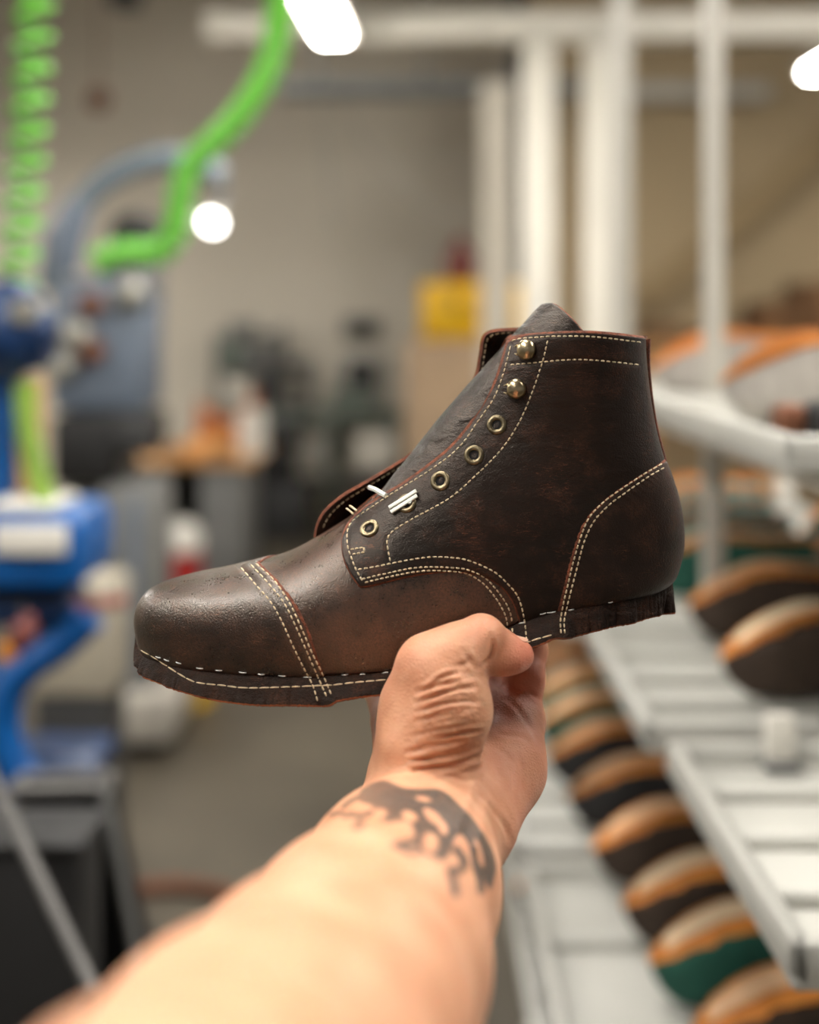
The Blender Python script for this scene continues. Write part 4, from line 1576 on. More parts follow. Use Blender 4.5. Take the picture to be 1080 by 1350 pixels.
# ------------------------------------------------------------- ceiling lamps
def batten(label, x, y0, y1, z, ang=0.0, w=0.2):
    c = Vector((x, (y0 + y1) / 2, z))
    t = thing('ceiling_lamp', label, 'lamp', tuple(c), 'tube lamps under the ceiling')
    R = Matrix.Rotation(ang, 3, 'Z')
    L = y1 - y0
    hs = MB()
    hs.box(c + Vector((0, 0, 0.04)), (w + 0.05, L + 0.06, 0.03), rot=R, bev=0.008)
    for q in (-1, 1):
        hs.box(c + R @ Vector((q * (w / 2 + 0.018), 0, 0.012)), (0.014, L + 0.06, 0.05), rot=R, bev=0.004)
        hs.box(c + R @ Vector((0, q * (L / 2 + 0.022), 0.012)), (w + 0.05, 0.014, 0.05), rot=R, bev=0.004)
    hs.build('housing', M_GREYW, t)
    MB().box(c + Vector((0, 0, -0.012)), (w, L, 0.05), rot=R, bev=0.02).build('diffuser', M_TUBE, t)
    m = MB()
    for s in (-0.4, 0.4):
        p = c + R @ Vector((0, s * L, 0.07))
        m.tube([p, Vector((p.x, p.y, 5.0))], 0.006, 8)
    m.build('suspension_wire', M_PIPE, t)


batten('bright tube lamp at the top of the picture, crossing the white frame beam', -0.36, 3.1, 4.86, 2.69, -0.06, 0.12)
batten('bright tube lamp at the far right, beside the tan wall', 2.2, 4.9, 6.55, 2.9, 0.0, 0.08)
for x, y, z, hl, lw in [(-1.55, -0.45, 3.4, 1.0, 0.27), (-0.3, 1.3, 3.4, 0.7, 0.2), (1.4, 0.9, 3.2, 1.0, 0.24), (2.2, 2.6, 3.6, 1.0, 0.2), (-4.3, 7.2, 3.0, 1.1, 0.2), (-3.5, 4.6, 3.0, 1.1, 0.2), (-3.5, 1.6, 3.0, 1.1, 0.2),
                        (-1.2, 6.6, 4.3, 0.8, 0.12), (1.9, 5.6, 4.3, 0.8, 0.16), (3.9, 5.4, 3.0, 0.9, 0.14)]:  # added lamps, unseen, placed to light walls, boot and hand
    batten('unseen tube lamp added over the workshop floor for its light', x, y - hl, y + hl, z, 0.0, lw)

# ------------------------------------------------------------- white steel frame on the right
t = thing('partition_frame', 'white steel frame of tall posts under one long beam', 'frame', (0.8, 5.0, 0))
for u0, u1, d in [(690, 731, 5.0), (770, 807, 5.0)]:
    a, b = px(u0, 0, d), px(u1, 0, d)
    MB().box(((a.x + b.x) / 2, d, 1.36), (b.x - a.x, 0.12, 2.72), bev=0.006).build('post', M_WHITE, t)
a, b = px(272, 20, 5.0), px(1090, 55, 5.0)
MB().box(((a.x + b.x) / 2 + 0.2, 5.0, (a.z + b.z) / 2), (b.x - a.x + 0.4, 0.12, a.z - b.z), bev=0.006).build('beam', M_WHITE, t)

t = thing('storage_post', 'cream post standing behind the frame, in front of the yellow cabinet', 'post', (0.58, 7.4, 0))
a, b = px(634, 0, 7.2), px(675, 0, 7.2)
MB().box(((a.x + b.x) / 2, 7.2, 1.48), (b.x - a.x, 0.1, 2.96), bev=0.008).build('shaft', M_WALL, t)
MB().box(((a.x + b.x) / 2, 7.2, 0.012), (0.3, 0.22, 0.02), bev=0.004).build('foot_plate', M_WHITE, t)
for u0, u1, d, lab in [(806, 832, 3.45, 'slim pale grey upright just right of the frame posts'), (928, 953, 1.82, 'pale grey upright rising through the shoe rack at the right')]:
    a, b = px(u0, 0, d), px(u1, 0, d)
    t = thing('steel_upright', lab, 'post', ((a.x + b.x) / 2, d, 0))
    MB().box(((a.x + b.x) / 2, d, 2.51), (b.x - a.x, 0.03, 4.98), bev=0.004).build('shaft', M_GREYW, t)
    MB().box(((a.x + b.x) / 2, d, 0.01), (0.14, 0.14, 0.018), bev=0.003).build('foot_plate', M_GREYW, t)
# conduits along the wall
t = thing('wall_conduit', 'grey pipe running level along the wall below the white beam', 'pipe', tuple(px(560, 118, 8.0)))
MB().tube([px(370, 118, 8.05), px(770, 116, 8.05)], 0.062, 16).build('pipe', M_PIPE, t)
m = MB()
for u in (420, 560, 700):
    p = px(u, 117, 8.05)
    m.box((p.x, 8.05, p.z + 0.03), (0.04, 0.16, 0.14), bev=0.006)
    m.tube([Vector((p.x, 8.05, p.z + 0.08)), Vector((p.x, 8.05, 5.0))], 0.008, 8)
m.build('pipe_clip', M_PIPE, t)
t = thing('wall_rail', 'pale grey rail fixed level across the tan wall near its top', 'rail', tuple(px(880, 122, 8.2)))
MB().box(tuple(px(890, 122, 8.25)), (1.3, 0.08, 0.11), bev=0.01).build('rail', M_GREYW, t)
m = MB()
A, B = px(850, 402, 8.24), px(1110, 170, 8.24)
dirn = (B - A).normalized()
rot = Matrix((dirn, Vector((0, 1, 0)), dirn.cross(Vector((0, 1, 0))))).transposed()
tag(m.box((A + B) / 2, ((B - A).length, 0.1, 0.2), rot=rot, bev=0.01).build('wall_band', mat('darker_tan_band', srgb(142, 122, 90), 0.85, var=0.05, vscale=3)), 'sloping darker tan band across the tan wall at the right', 'brace')  # sloping bar, a little darker than the wall behind it
# thin cables hanging along the back wall
for (u0, v0, u1, v1, sag, lab) in [(415, 60, 440, 300, 0.0, 'thin pale cable hanging straight down under the bright tube lamp'), (440, 120, 640, 295, -0.25, 'thin grey cable looping from the pipe across the cream wall')]:
    pts = []
    for i in range(15):
        f = i / 14
        p = px(u0 + (u1 - u0) * f, v0 + (v1 - v0) * f, 8.3)
        p.z += sag * 4 * f * (1 - f)
        pts.append(p)
    tag(MB().tube(pts, 0.012, 8).build('hanging_cable', M_GREYW), lab, 'cable')
m = MB()
m.ball(px(130, 132, 6.0), (0.06, 0.05, 0.06), 16)
m.tube([px(130, 128, 6.0), Vector((px(130, 128, 6.0).x, 6.0, 5.0))], 0.005, 8)
tag(m.build('hanging_pull', M_RUST), 'small brown round pull hanging on a cord at upper left', 'pull cord')
m = MB()
m.box(px(165, -2, 6.0) + Vector((0, 0, 0.02)), (0.16, 0.16, 0.14), bev=0.03)
m.tube([px(165, -10, 6.0), Vector((px(165, 0, 6.0).x, 6.0, 5.0))], 0.012, 8)
tag(m.build('ceiling_speaker', M_CHAR), 'dark box hanging from the ceiling at the upper left', 'speaker')

# ------------------------------------------------------------- yellow cabinet and what is round it
t = thing('yellow_cabinet', 'yellow steel cabinet standing on a tan crate behind the cream post', 'cabinet', tuple(px(622, 470, 7.6)))
vbox(MB(), 555, 372, 694, 448, 7.7, 0.4, 0.015).build('body', M_YELLOW, t)
vbox(MB(), 560, 378, 622, 443, 7.68, 0.02, 0.006).build('door', M_YELLOW, t)
vbox(MB(), 625, 378, 688, 443, 7.68, 0.02, 0.006).build('door', M_YELLOW, t)
vbox(MB(), 597, 392, 606, 410, 7.655, 0.025, 0.004).build('handle', M_RUST, t)
m = vbox(MB(), 535, 449, 705, 738.3, 7.65, 0.5, 0.01)
tag(m.build('plywood_crate', mat('pale_plywood', srgb(182, 156, 126), 0.8, var=0.06, vscale=4)), 'tall pale tan crate under the yellow cabinet', 'crate')
m = MB()
c = px(607, 372, 7.85)
m.lathe([(0.0, 0.0), (0.085, 0.0), (0.095, 0.02), (0.1, 0.12), (0.085, 0.19), (0.05, 0.23), (0.035, 0.26), (0.035, 0.29), (0, 0.29)], c, (0, 0, 1), 24)
tag(m.build('maroon_jug', M_MAROON), 'maroon jug standing on top of the yellow cabinet', 'jug')

# ------------------------------------------------------------- back wall bench and its clutter
t = thing('electric_panel', 'black panel in a grey box on the cream back wall', 'panel', tuple(px(477, 497, 9.5)))
vbox(MB(), 446, 462, 508, 532, 9.5, 0.1, 0.01).build('box', M_GREYW, t)
vbox(MB(), 457, 475, 498, 521, 9.48, 0.03, 0.006).build('panel_door', M_BLACK, t)
t = thing('wall_vent', 'small grey louvred box on the wall above the black panel', 'vent', tuple(px(476, 432, 9.5)))
vbox(MB(), 452, 418, 500, 446, 9.52, 0.08, 0.01).build('frame', M_GREY, t)
m = MB()
for v in (423, 429, 435, 441):
    vbox(m, 456, v, 496, v + 3.5, 9.505, 0.02, 0.002)
m.build('louvre', M_CHAR, t)
t = thing('work_bench', 'long dusty green bench against the back wall', 'bench', (-0.9, 9.0, 0))
vbox(MB(), 335, 545, 528, 556, 8.9, 0.6, 0.008).build('bench_top', M_TEAL, t)
for u in (340, 436, 520):
    a = px(u, 556, 8.95)
    for y in (8.95, 9.4):
        MB().box((a.x, y, a.z / 2), (0.06, 0.06, a.z), bev=0.005).build('leg', M_TEAL, t)
a = px(430, 556, 9.0)
MB().box((a.x, 9.2, 0.3), (1.06, 0.5, 0.03), bev=0.005).build('shelf', M_CHAR, t)
tag(vbox(MB(), 470, 572, 522, 622, 8.72, 0.1, 0.02).build('white_bin', M_WHITE), 'white bin standing in front of the green bench', 'bin')
tag(vbox(MB(), 474, 622.5, 518, 701.5, 8.73, 0.1, 0.01).build('bin_stand', M_CHAR), 'dark stand under the white bin in front of the green bench', 'stand')
tag(vbox(MB(), 400, 575, 428, 618, 8.6, 0.22, 0.02).build('storage_box', M_GREYW), 'pale grey box in front of the green bench, beside the dark machine stand', 'box')
# sewing machines and boxes on the bench
for (u, dd, h, lab, mm) in [(385, 9.0, 0.34, 'dark sewing machine at the left end of the green bench', M_CHAR), (462, 9.1, 0.13, 'low green grey sewing machine on the green bench, left of the black panel', M_TEAL)]:
    p = px(u, 545, dd)
    p.z = 0.852
    t = thing('sewing_machine', lab, 'sewing machine', tuple(p))
    MB().box(p + Vector((0, 0.05, 0.025)), (0.32, 0.2, 0.05), bev=0.01).build('bed', mm, t)
    MB().box(p + Vector((0.11, 0.05, h / 2)), (0.09, 0.12, h), bev=0.02).build('pillar', mm, t)
    MB().box(p + Vector((0.0, 0.05, h)), (0.30, 0.12, 0.10), bev=0.03).build('arm', mm, t)
    MB().box(p + Vector((-0.12, 0.05, h * 0.72)), (0.07, 0.11, h * 0.5), bev=0.015).build('head', mm, t)
    MB().cyl(p + Vector((0.145, 0.05, h)), p + Vector((0.175, 0.05, h)), 0.06).build('hand_wheel', M_STEEL, t)
t = thing('tool_shelf', 'grey open shelf hung on the back wall left of the panel', 'shelf', tuple(px(325, 500, 9.3)))
m = MB()
vbox(m, 282, 440, 288, 533, 9.3, 0.2, 0.004)
vbox(m, 366, 430, 374, 533, 9.3, 0.2, 0.004)
m.build('side_panel', M_GREY, t)
m = MB()
for v in (440, 488, 530):
    vbox(m, 282, v, 374, v + 6, 9.3, 0.22, 0.004)
m.build('shelf_board', M_GREY, t)
for (u0, v0, u1, v1, dd, mm, lab, nm) in [(292, 448, 318, 487, 9.25, M_TEAL, 'green grey tin at the left of the grey shelf', 'tin'), (326, 454, 350, 487, 9.25, M_GREY, 'grey tin in the middle of the grey shelf', 'tin'),
                                      (296, 502, 330, 529, 9.25, M_WHITE, 'white box on the lower board of the grey shelf', 'box'), (338, 496, 362, 529, 9.25, M_CHAR, 'black box on the lower board of the grey shelf', 'box'),
                                      (300, 424, 336, 439.5, 9.25, M_GREY, 'flat grey case on top of the grey shelf', 'case')]:
    tag(vbox(MB(), u0, v0, u1, v1, dd, 0.18, 0.012).build('storage_' + nm, mm), lab, nm)
# a dark machine stand between table and bench
t = thing('machine_stand', 'dark low machine stand between the leather table and the green bench', 'stand', tuple(px(390, 640, 8.4)))
vbox(MB(), 338, 556, 392, 580, 8.3, 0.4, 0.02).build('top', M_CHAR, t)
vbox(MB(), 344, 580, 386, 640, 8.34, 0.3, 0.02).build('cabinet', M_BLACK, t)
vbox(MB(), 336, 640, 400, 712, 8.32, 0.4, 0.01).build('plinth', M_CHAR, t)

# ------------------------------------------------------------- table with leather
TD = 6.7
t = thing('cutting_table', 'grey table with tan and orange leather lying on it', 'table', tuple(px(255, 755, TD)))
topz = px(0, 606, TD).z
a, b = px(160, 606, TD), px(335, 606, TD)
MB().box(((a.x + b.x) / 2, TD + 0.45, topz - 0.02), (b.x - a.x, 0.9, 0.04), bev=0.006).build('table_top', M_CARD, t)
for u0, u1 in ((168, 208), (262, 318)):
    p, q = px(u0, 0, TD), px(u1, 0, TD)
    MB().box(((p.x + q.x) / 2, TD + 0.45, (topz - 0.04) / 2), (q.x - p.x, 0.8, topz - 0.04), bev=0.008).build('pedestal', M_GREY, t)
MB().box(((a.x + b.x) / 2, TD + 0.8, (topz - 0.04) / 2), (b.x - a.x - 0.1, 0.03, topz - 0.06), bev=0.004).build('back_panel', M_BLACK, t)


def sheet(name, mm, lab, u0, u1, y0, y1, z, hgt, seed, droop=0.0):
    P, Q = [], []
    n = 18
    x0, x1 = px(u0, 0, TD).x, px(u1, 0, TD).x
    for i in range(n + 1):
        for j in range(n + 1):
            f, g = i / n, j / n
            w = noise.noise(Vector((f * 3 + seed, g * 3, 0.3)))
            ex = 0.05 * noise.noise(Vector((g * 4, seed, 1.0)))
            x = x0 + (x1 - x0) * f + ex
            y = y0 + (y1 - y0) * g + 0.05 * noise.noise(Vector((f * 4, seed, 2.0)))
            P.append(Vector((x, y, z + 0.004 + max(0, w + 0.35) * hgt)))
    m = MB()
    vs = [m.bm.verts.new(p) for p in P]
    ws = [m.bm.verts.new(p - Vector((0, 0, 0.004))) for p in P]
    W = n + 1
    for i in range(n):
        for j in range(n):
            k = [i * W + j, (i + 1) * W + j, (i + 1) * W + j + 1, i * W + j + 1]
            m.bm.faces.new([vs[a] for a in k])
            m.bm.faces.new([ws[a] for a in k[::-1]])
    bd = [i * W for i in range(W)] + [n * W + j for j in range(1, W)] + [i * W + n for i in range(n - 1, -1, -1)] + [j for j in range(n - 1, 0, -1)]
    for a, b in zip(bd, bd[1:] + bd[:1]):
        m.bm.faces.new((vs[a], ws[a], ws[b], vs[b]))
    return tag(m.build(name, mm), lab, 'leather')


sheet('leather_sheet', M_TANLEA, 'light tan leather sheet hanging over the front of the grey table', 224, 304, TD - 0.03, TD + 0.5, topz, 0.13, 3.0)
sheet('leather_sheet', M_ORLEA, 'rust orange leather hide heaped at the back of the grey table', 232, 312, TD + 0.54, TD + 0.88, topz, 0.32, 8.0)
m = MB()
for i in range(7):
    m.box(Vector((px(182, 606, TD + 0.35).x + random.uniform(-.02, .02), TD + 0.35 + random.uniform(-.02, .02), topz + 0.016 + 0.022 * i)), (0.25, 0.3, 0.02), rz=random.uniform(-0.2, 0.2), bev=0.004)
tag(m.build('paper_stack', M_PAPER), 'stack of white sheets at the left end of the grey table', 'paper')
p = px(331, 590, TD + 0.25)
m = MB()
m.lathe([(0.0, 0), (0.085, 0), (0.085, 0.26), (0.035, 0.26), (0.03, 0.1)], (p.x, TD + 0.3, topz), (0, 0, 1), 24)
tag(m.build('paper_roll', M_PAPER), 'upright cream roll at the right end of the grey table', 'roll')
# red drum in front of the table
c = px(237, 795, 6.2)
c = Vector((c.x, 6.25, 0))
t = thing('red_drum', 'red drum with a white lid on the floor in front of the grey table', 'drum', tuple(c))
MB().lathe([(0, 0), (0.095, 0), (0.1, 0.02), (0.1, 0.34), (0.0, 0.34)], c, (0, 0, 1), 28).build('body', M_RED, t)
MB().lathe([(0.104, 0.33), (0.106, 0.36), (0.1, 0.42), (0.07, 0.47), (0, 0.48)], c, (0, 0, 1), 28).build('lid', M_PAPER, t)

# ------------------------------------------------------------- grey stitching machine
GD = 4.2
t = thing('stitching_machine', 'tall grey stitching machine on a pale base, slate blue head', 'machine', tuple(px(150, 985, GD)))


def gx(u, v, d=GD):
    return px(u, v, d)


vbox(MB(), 66, 920, 226, 982, GD - 0.1, 0.55, 0.02).build('base', mat('pale_base_paint', srgb(166, 160, 150), 0.5, var=0.06, vscale=5), t)
vbox(MB(), 80, 981.5, 214, 1008, GD, 0.36, 0.005).build('plinth', M_BLACK, t)  # added block, black to stand for the shadow under the base
vbox(MB(), 128, 640, 205, 922, GD, 0.34, 0.03).build('column', M_GREY, t)
vbox(MB(), 168, 660, 182, 900, GD - 0.015, 0.02, 0.004).build('cover_strip', M_SLATE, t)
vbox(MB(), 62, 365, 192, 545, GD + 0.05, 0.34, 0.05).build('head', M_SLATE, t)
vbox(MB(), 66, 548, 150, 640, GD, 0.4, 0.02).build('gear_box', M_BLACK, t)
vbox(MB(), 110, 545, 200, 600, GD + 0.02, 0.3, 0.02).build('throat', M_CHAR, t)
vbox(MB(), 80, 600, 160, 680, GD + 0.1, 0.25, 0.02).build('apron', M_GREY, t)
p = gx(158, 372)
MB().lathe([(0, 0), (0.11, 0), (0.115, 0.04), (0.1, 0.1), (0.05, 0.14), (0, 0.15)], (p.x, GD + 0.2, p.z), (0, 0, 1), 28).build('dome_cap', M_GREY, t)
p = gx(164, 302)
MB().ball((p.x, GD + 0.18, p.z), (0.1, 0.09, 0.075), 24).build('motor', M_BLACK, t)
MB().cyl((p.x, GD + 0.18, p.z - 0.22), (p.x, GD + 0.18, p.z), 0.03).build('motor_post', M_CHAR, t)
for u, v, r, mm, nm in [(172, 388, 0.055, M_STEEL, 'round_cover'), (100, 443, 0.055, M_STEEL, 'round_cover'), (80, 483, 0.05, M_STEEL, 'round_cover'),
                        (120, 402, 0.045, M_RUST, 'knob'), (122, 464, 0.045, M_RUST, 'knob')]:
    p = gx(u, v, GD + 0.03)
    MB().lathe([(0, 0.0), (r * 0.6, 0.01), (r, 0.03), (r, 0.08)], (p.x, GD - 0.02, p.z), (0, 1, 0), 24).build(nm, mm, t)
pts = [gx(*q, GD + 0.22) for q in catmull([(70, 385), (76, 330), (98, 282), (135, 242), (180, 218), (225, 210), (262, 216), (292, 236)], per=6)]
MB().tube(pts, [0.055] * 6 + [0.045] * (len(pts) - 6), 16).build('extraction_hose', M_HOSE, t)
MB().tube([gx(84, 360), gx(82, 320), gx(104, 268)], [0.05, 0.07, 0.05], 16).build('hose_elbow', M_SLATE, t)
p0, p1 = gx(292, 236, GD + 0.22), gx(278, 293, GD - 0.05)
MB().tube([p0, (p0 + p1) / 2 + Vector((0.03, 0, 0.02)), p1 + Vector((0, 0.05, 0.02))], 0.014, 10).build('lamp_arm', M_CHAR, t)
la = MB()
la.lathe([(0.0, 0.07), (0.025, 0.065), (0.038, 0.035), (0.043, 0.0), (0.037, 0.0)], p1 + Vector((0, 0.02, 0)), (0.1, 0.85, 0.5), 24)
sh = la.build('lamp_shade', M_GREYW, t)
la = MB()
la.lathe([(0.0, -0.010), (0.022, -0.007), (0.036, 0.003), (0.0, 0.01)], p1 + Vector((0, 0.02, 0)), (0.1, 0.85, 0.5), 24)
la.build('lamp_lens', M_TASK, sh)
p = px(252, 292, GD + 0.1)
MB().ball(tuple(p), (0.03, 0.02, 0.03), 16).build('lamp_knob', M_GREYW, t)
c = px(245, 915, 4.75)
m = MB()
m.lathe([(0, 0), (0.1, 0), (0.12, 0.16), (0.125, 0.17), (0.11, 0.17), (0.095, 0.02), (0, 0.02)], (c.x, 4.78, 0), (0, 0, 1), 28)
m.tube([Vector((c.x - 0.115, 4.78, 0.15)), Vector((c.x - 0.08, 4.76, 0.24)), Vector((c.x, 4.75, 0.27)), Vector((c.x + 0.08, 4.76, 0.24)), Vector((c.x + 0.115, 4.78, 0.15))], 0.005, 8)
tag(m.build('yellow_bucket', M_YELLOW), 'yellow bucket on the floor beside the grey machine base', 'bucket')

# ------------------------------------------------------------- blue machine at the left edge
BD = 2.15
t = thing('blue_press', 'royal blue press with a curved leg at the left edge', 'press', tuple(px(40, 1060, BD)))
m = MB()
m.ball(px(6, 440, BD), (0.075, 0.09, 0.085), 24)
m.ball(px(42, 436, BD), (0.048, 0.06, 0.05), 20)
m.ball(px(14, 398, BD), (0.055, 0.07, 0.04), 20)
m.cyl(px(30, 470, BD), px(30, 488, BD), 0.05, 0.035)
m.cyl(px(-30, 452, BD), px(66, 452, BD), 0.04)
m.build('head', M_DBLUE, t)
MB().cyl(px(30, 410, BD - 0.08), px(30, 410, BD - 0.05) + Vector((0, 0.04, 0)), 0.022).build('dial', M_STEEL, t)
vbox(MB(), -60, 480, 10, 690, BD + 0.02, 0.1, 0.02).build('neck', M_BLUE, t)
vbox(MB(), 20, 498, 48, 668, BD + 0.05, 0.06, 0.008).build('guide', M_CARD, t)
vbox(MB(), -70, 678, 108, 780, BD - 0.1, 0.24, 0.03).build('table_plate', M_BLUE, t)
vbox(MB(), 108, 700, 124, 745, BD - 0.02, 0.06, 0.01).build('side_knob', M_RUST, t)
vbox(MB(), -70, 780, 90, 832, BD - 0.04, 0.16, 0.03).build('under_frame', M_DBLUE, t)
leg = catmull([(118, 812), (80, 850), (40, 876), (12, 910), (4, 960), (20, 1010), (50, 1045)], per=6)
MB().tube([px(u, v, BD) for u, v in leg], 0.032, 14).build('leg', M_BLUE, t)
MB().tube([px(u - 34, v + 14, BD + 0.08) for u, v in leg], 0.036, 14).build('leg', M_DBLUE, t)
vbox(MB(), -20, 1010, 124, 1034, BD + 0.06, 0.2, 0.02).build('foot', M_DBLUE, t)
MB().tube([px(50, 806, BD - 0.03), px(165, 792, BD + 0.05)], 0.011, 10).build('pedal_rod', mat('faded_red_paint', srgb(150, 88, 78), 0.5, var=0.1, vscale=9), t)
tag(MB().box((px(44, 706, BD).x, BD - 0.0, px(0, 678, BD - 0.1).z + 0.007), (0.125, 0.16, 0.01), bev=0.003).build('white_card', M_PAPER), 'white card lying on the blue press plate', 'card')
wc = bpy.data.objects['white_card']
MB().box(px(40, 712, BD - 0.112), (0.125, 0.012, 0.05), bev=0.004).build('rating_plate', M_PAPER, t)
t2 = thing('oil_can', 'small dark red oil can with an orange base hanging by the blue press', 'can', tuple(px(28, 858, BD - 0.1)))
p = px(30, 838, BD - 0.14)
MB().lathe([(0, -0.016), (0.02, -0.016), (0.022, 0.014), (0.014, 0.024), (0.005, 0.04), (0, 0.042)], p, (0.4, 0, 1), 20).build('body', M_MAROON, t2)
MB().tube([p, px(30, 800, BD - 0.12), px(34, 790, BD - 0.03)], 0.003, 8).build('hook', M_CHAR, t2)
p2 = px(12, 858, BD - 0.14)
MB().lathe([(0, -0.02), (0.016, -0.012), (0.017, 0.01), (0, 0.013)], p2, (0.1, 0, 1), 20).build('base', mat('orange_plastic', srgb(206, 128, 24), 0.5, var=0.1, vscale=9), t2)
tag(vbox(MB(), 36, 770, 150, 920, 3.2, 0.22, 0.02).build('cream_box', mat('cream_enamel', srgb(160, 152, 136), 0.5, var=0.1, vscale=6)), 'cream box standing between the blue press and the grey machine', 'box')
cb = bpy.data.objects['cream_box']
vbs = px(93, 920, 3.2)
tag(MB().box((vbs.x, 3.31, vbs.z / 2), (0.2, 0.2, vbs.z), bev=0.01).build('box_stand', M_CHAR), 'dark stand carrying the cream box behind the blue press', 'stand')
# green strap hanging below the press head
m = MB()
st = catmull([(34, 505), (36, 560), (46, 610), (58, 655), (66, 676)], per=6)
for i in range(len(st) - 1):
    pass
m.tube([px(u, v, BD - 0.02) for u, v in st], 0.02, 12)
tag(m.build('green_strap', M_LGREEN), 'olive green hose hanging from the blue press head to its plate', 'hose')

# ------------------------------------------------------------- coiled air hoses
def coil(name, axis, turns, R, r, label, seg=22):
    A = [Vector(p) for p in axis]
    d = [0.0]
    for a, b in zip(A, A[1:]):
        d.append(d[-1] + (b - a).length)
    n = int(turns * seg)
    pts = []
    X = np.array([tuple(p) for p in A])
    for i in range(n + 1):
        s = d[-1] * i / n
        p = Vector([np.interp(s, d, X[:, k]) for k in range(3)])
        e = min(d[-1], s + 0.01)
        q = Vector([np.interp(e, d, X[:, k]) for k in range(3)])
        q0 = Vector([np.interp(max(0, s - 0.01), d, X[:, k]) for k in range(3)])
        t_ = (q - q0).normalized()
        u_ = t_.cross(Vector((0, 1, 0.05))).normalized()
        w_ = t_.cross(u_)
        th = 2 * PI * i / seg
        pts.append(p + (u_ * math.cos(th) + w_ * math.sin(th)) * R)
    return tag(MB().tube(pts, r, 7).build(name, M_GREEN), label, 'hose')


h1 = [px(u, v, 2.4) for u, v in catmull([(50, -400), (48, -120), (46, 0), (42, 100), (36, 200), (28, 290), (20, 375)], per=6)]
coil('coiled_air_hose', h1[:], 19, 0.030, 0.0095, 'neon green coiled hose hanging straight down at the left edge')
h2 = [px(u, v, 2.95) for u, v in catmull([(420, -420), (385, -120), (366, 40), (352, 95), (318, 150), (280, 190), (250, 218), (238, 262), (232, 305), (212, 332), (180, 334), (150, 335), (125, 348)], per=6)]
coil('coiled_air_hose', h2, 78, 0.025, 0.010, 'neon green coiled hose sweeping down to the slate blue machine head')

# ------------------------------------------------------------- bin trolley at lower left
t = thing('parts_bin', 'dark open metal bin at the lower left with a pale rim', 'bin', tuple(px(75, 1200, 1.75)))
q = [px(18, 1042, 1.62), px(138, 1040, 1.62), px(150, 1022, 1.95), px(30, 1024, 1.95)]
m = MB()
for a, b in zip(q, q[1:] + q[:1]):
    m.tube([a, b], 0.009, 10)
m.build('rim', mat('pale_rim_steel', srgb(92, 90, 88), 0.5, 0.3, var=0.1, vscale=9), t)
m = MB()
low = [Vector((q[0].x * 0.78 - 0.0, q[0].y + 0.03, 1.5 - 0.98)), Vector((q[1].x * 0.86, q[1].y + 0.03, 0.52)), Vector((q[2].x * 0.86, q[2].y - 0.03, 0.52)), Vector((q[3].x * 0.95, q[3].y - 0.03, 0.52))]
vt = [m.bm.verts.new(p) for p in q]
vl = [m.bm.verts.new(p) for p in low]
for i in range(4):
    m.bm.faces.new((vt[i], vl[i], vl[(i + 1) % 4], vt[(i + 1) % 4]))
m.bm.faces.new(vl)
bmesh.ops.solidify(m.bm, geom=m.bm.faces[:], thickness=0.004)
m.build('body', M_BLACK, t, smooth=False)
m = MB()
for a, b in ((0, 1),):
    m.tube([q[1] + Vector((0, -0.004, 0)), low[1] + Vector((0, -0.004, 0))], 0.008, 8)
    m.tube([px(118, 1132, 1.62), px(66, 1134, 1.62)], 0.006, 8)
m.build('brace', M_GREY, t)
m = MB()
for p in low:
    m.tube([p, Vector((p.x, p.y, 0.0))], 0.012, 8)
m.build('bin_legs', M_BLACK, t)
tag(MB().ball(px(62, 1104, 1.76), (0.035, 0.035, 0.045), 20).build('blue_bobbin', M_BLUE), 'blue bobbin lying in the dark metal bin', 'bobbin')
t = thing('leaning_bar', 'grey bar leaning across the lower left corner', 'bar', tuple(px(120, 1300, 1.3)))
MB().tube([px(-30, 985, 1.45), px(125, 1310, 1.28)], 0.008, 10).build('bar', mat('dull_bar_steel', srgb(82, 80, 78), 0.5, 0.2, var=0.1, vscale=9), t)
p = px(125, 1310, 1.28)
MB().tube([p, Vector((p.x + 0.02, p.y, 0.0))], 0.012, 10).build('bar_leg', M_BLACK, t)
t = thing('tool_cart', 'black cart in the bottom left corner behind the leaning bar', 'cart', tuple(px(-20, 1500, 1.5)))
a, b = px(-180, 1128, 1.45), px(104, 1128, 1.45)
MB().box(((a.x + b.x) / 2, 1.51, a.z / 2 + 0.03), (b.x - a.x, 0.11, a.z - 0.06), bev=0.012).build('body', M_BLACK, t)
MB().box(((a.x + b.x) / 2, 1.51, a.z + 0.006), (b.x - a.x + 0.012, 0.12, 0.012), bev=0.004).build('lid', M_BLACK, t)
m = MB()
for x in (a.x + 0.03, b.x - 0.03):
    m.cyl((x - 0.012, 1.51, 0.03), (x + 0.012, 1.51, 0.03), 0.03)
m.build('caster', M_CHAR, t)
m = MB()
cc = px(205, 1215, 2.9)
ringpts = [Vector((cc.x + 0.2 * math.cos(a), 3.0 + 0.16 * math.sin(a), 0.02)) for a in np.linspace(0.3, 2 * PI - 0.2, 30)]
m.tube(ringpts, 0.02, 10)
tag(m.build('brown_hose', M_RUST), 'brown hose curled on the concrete floor behind the forearm', 'hose')

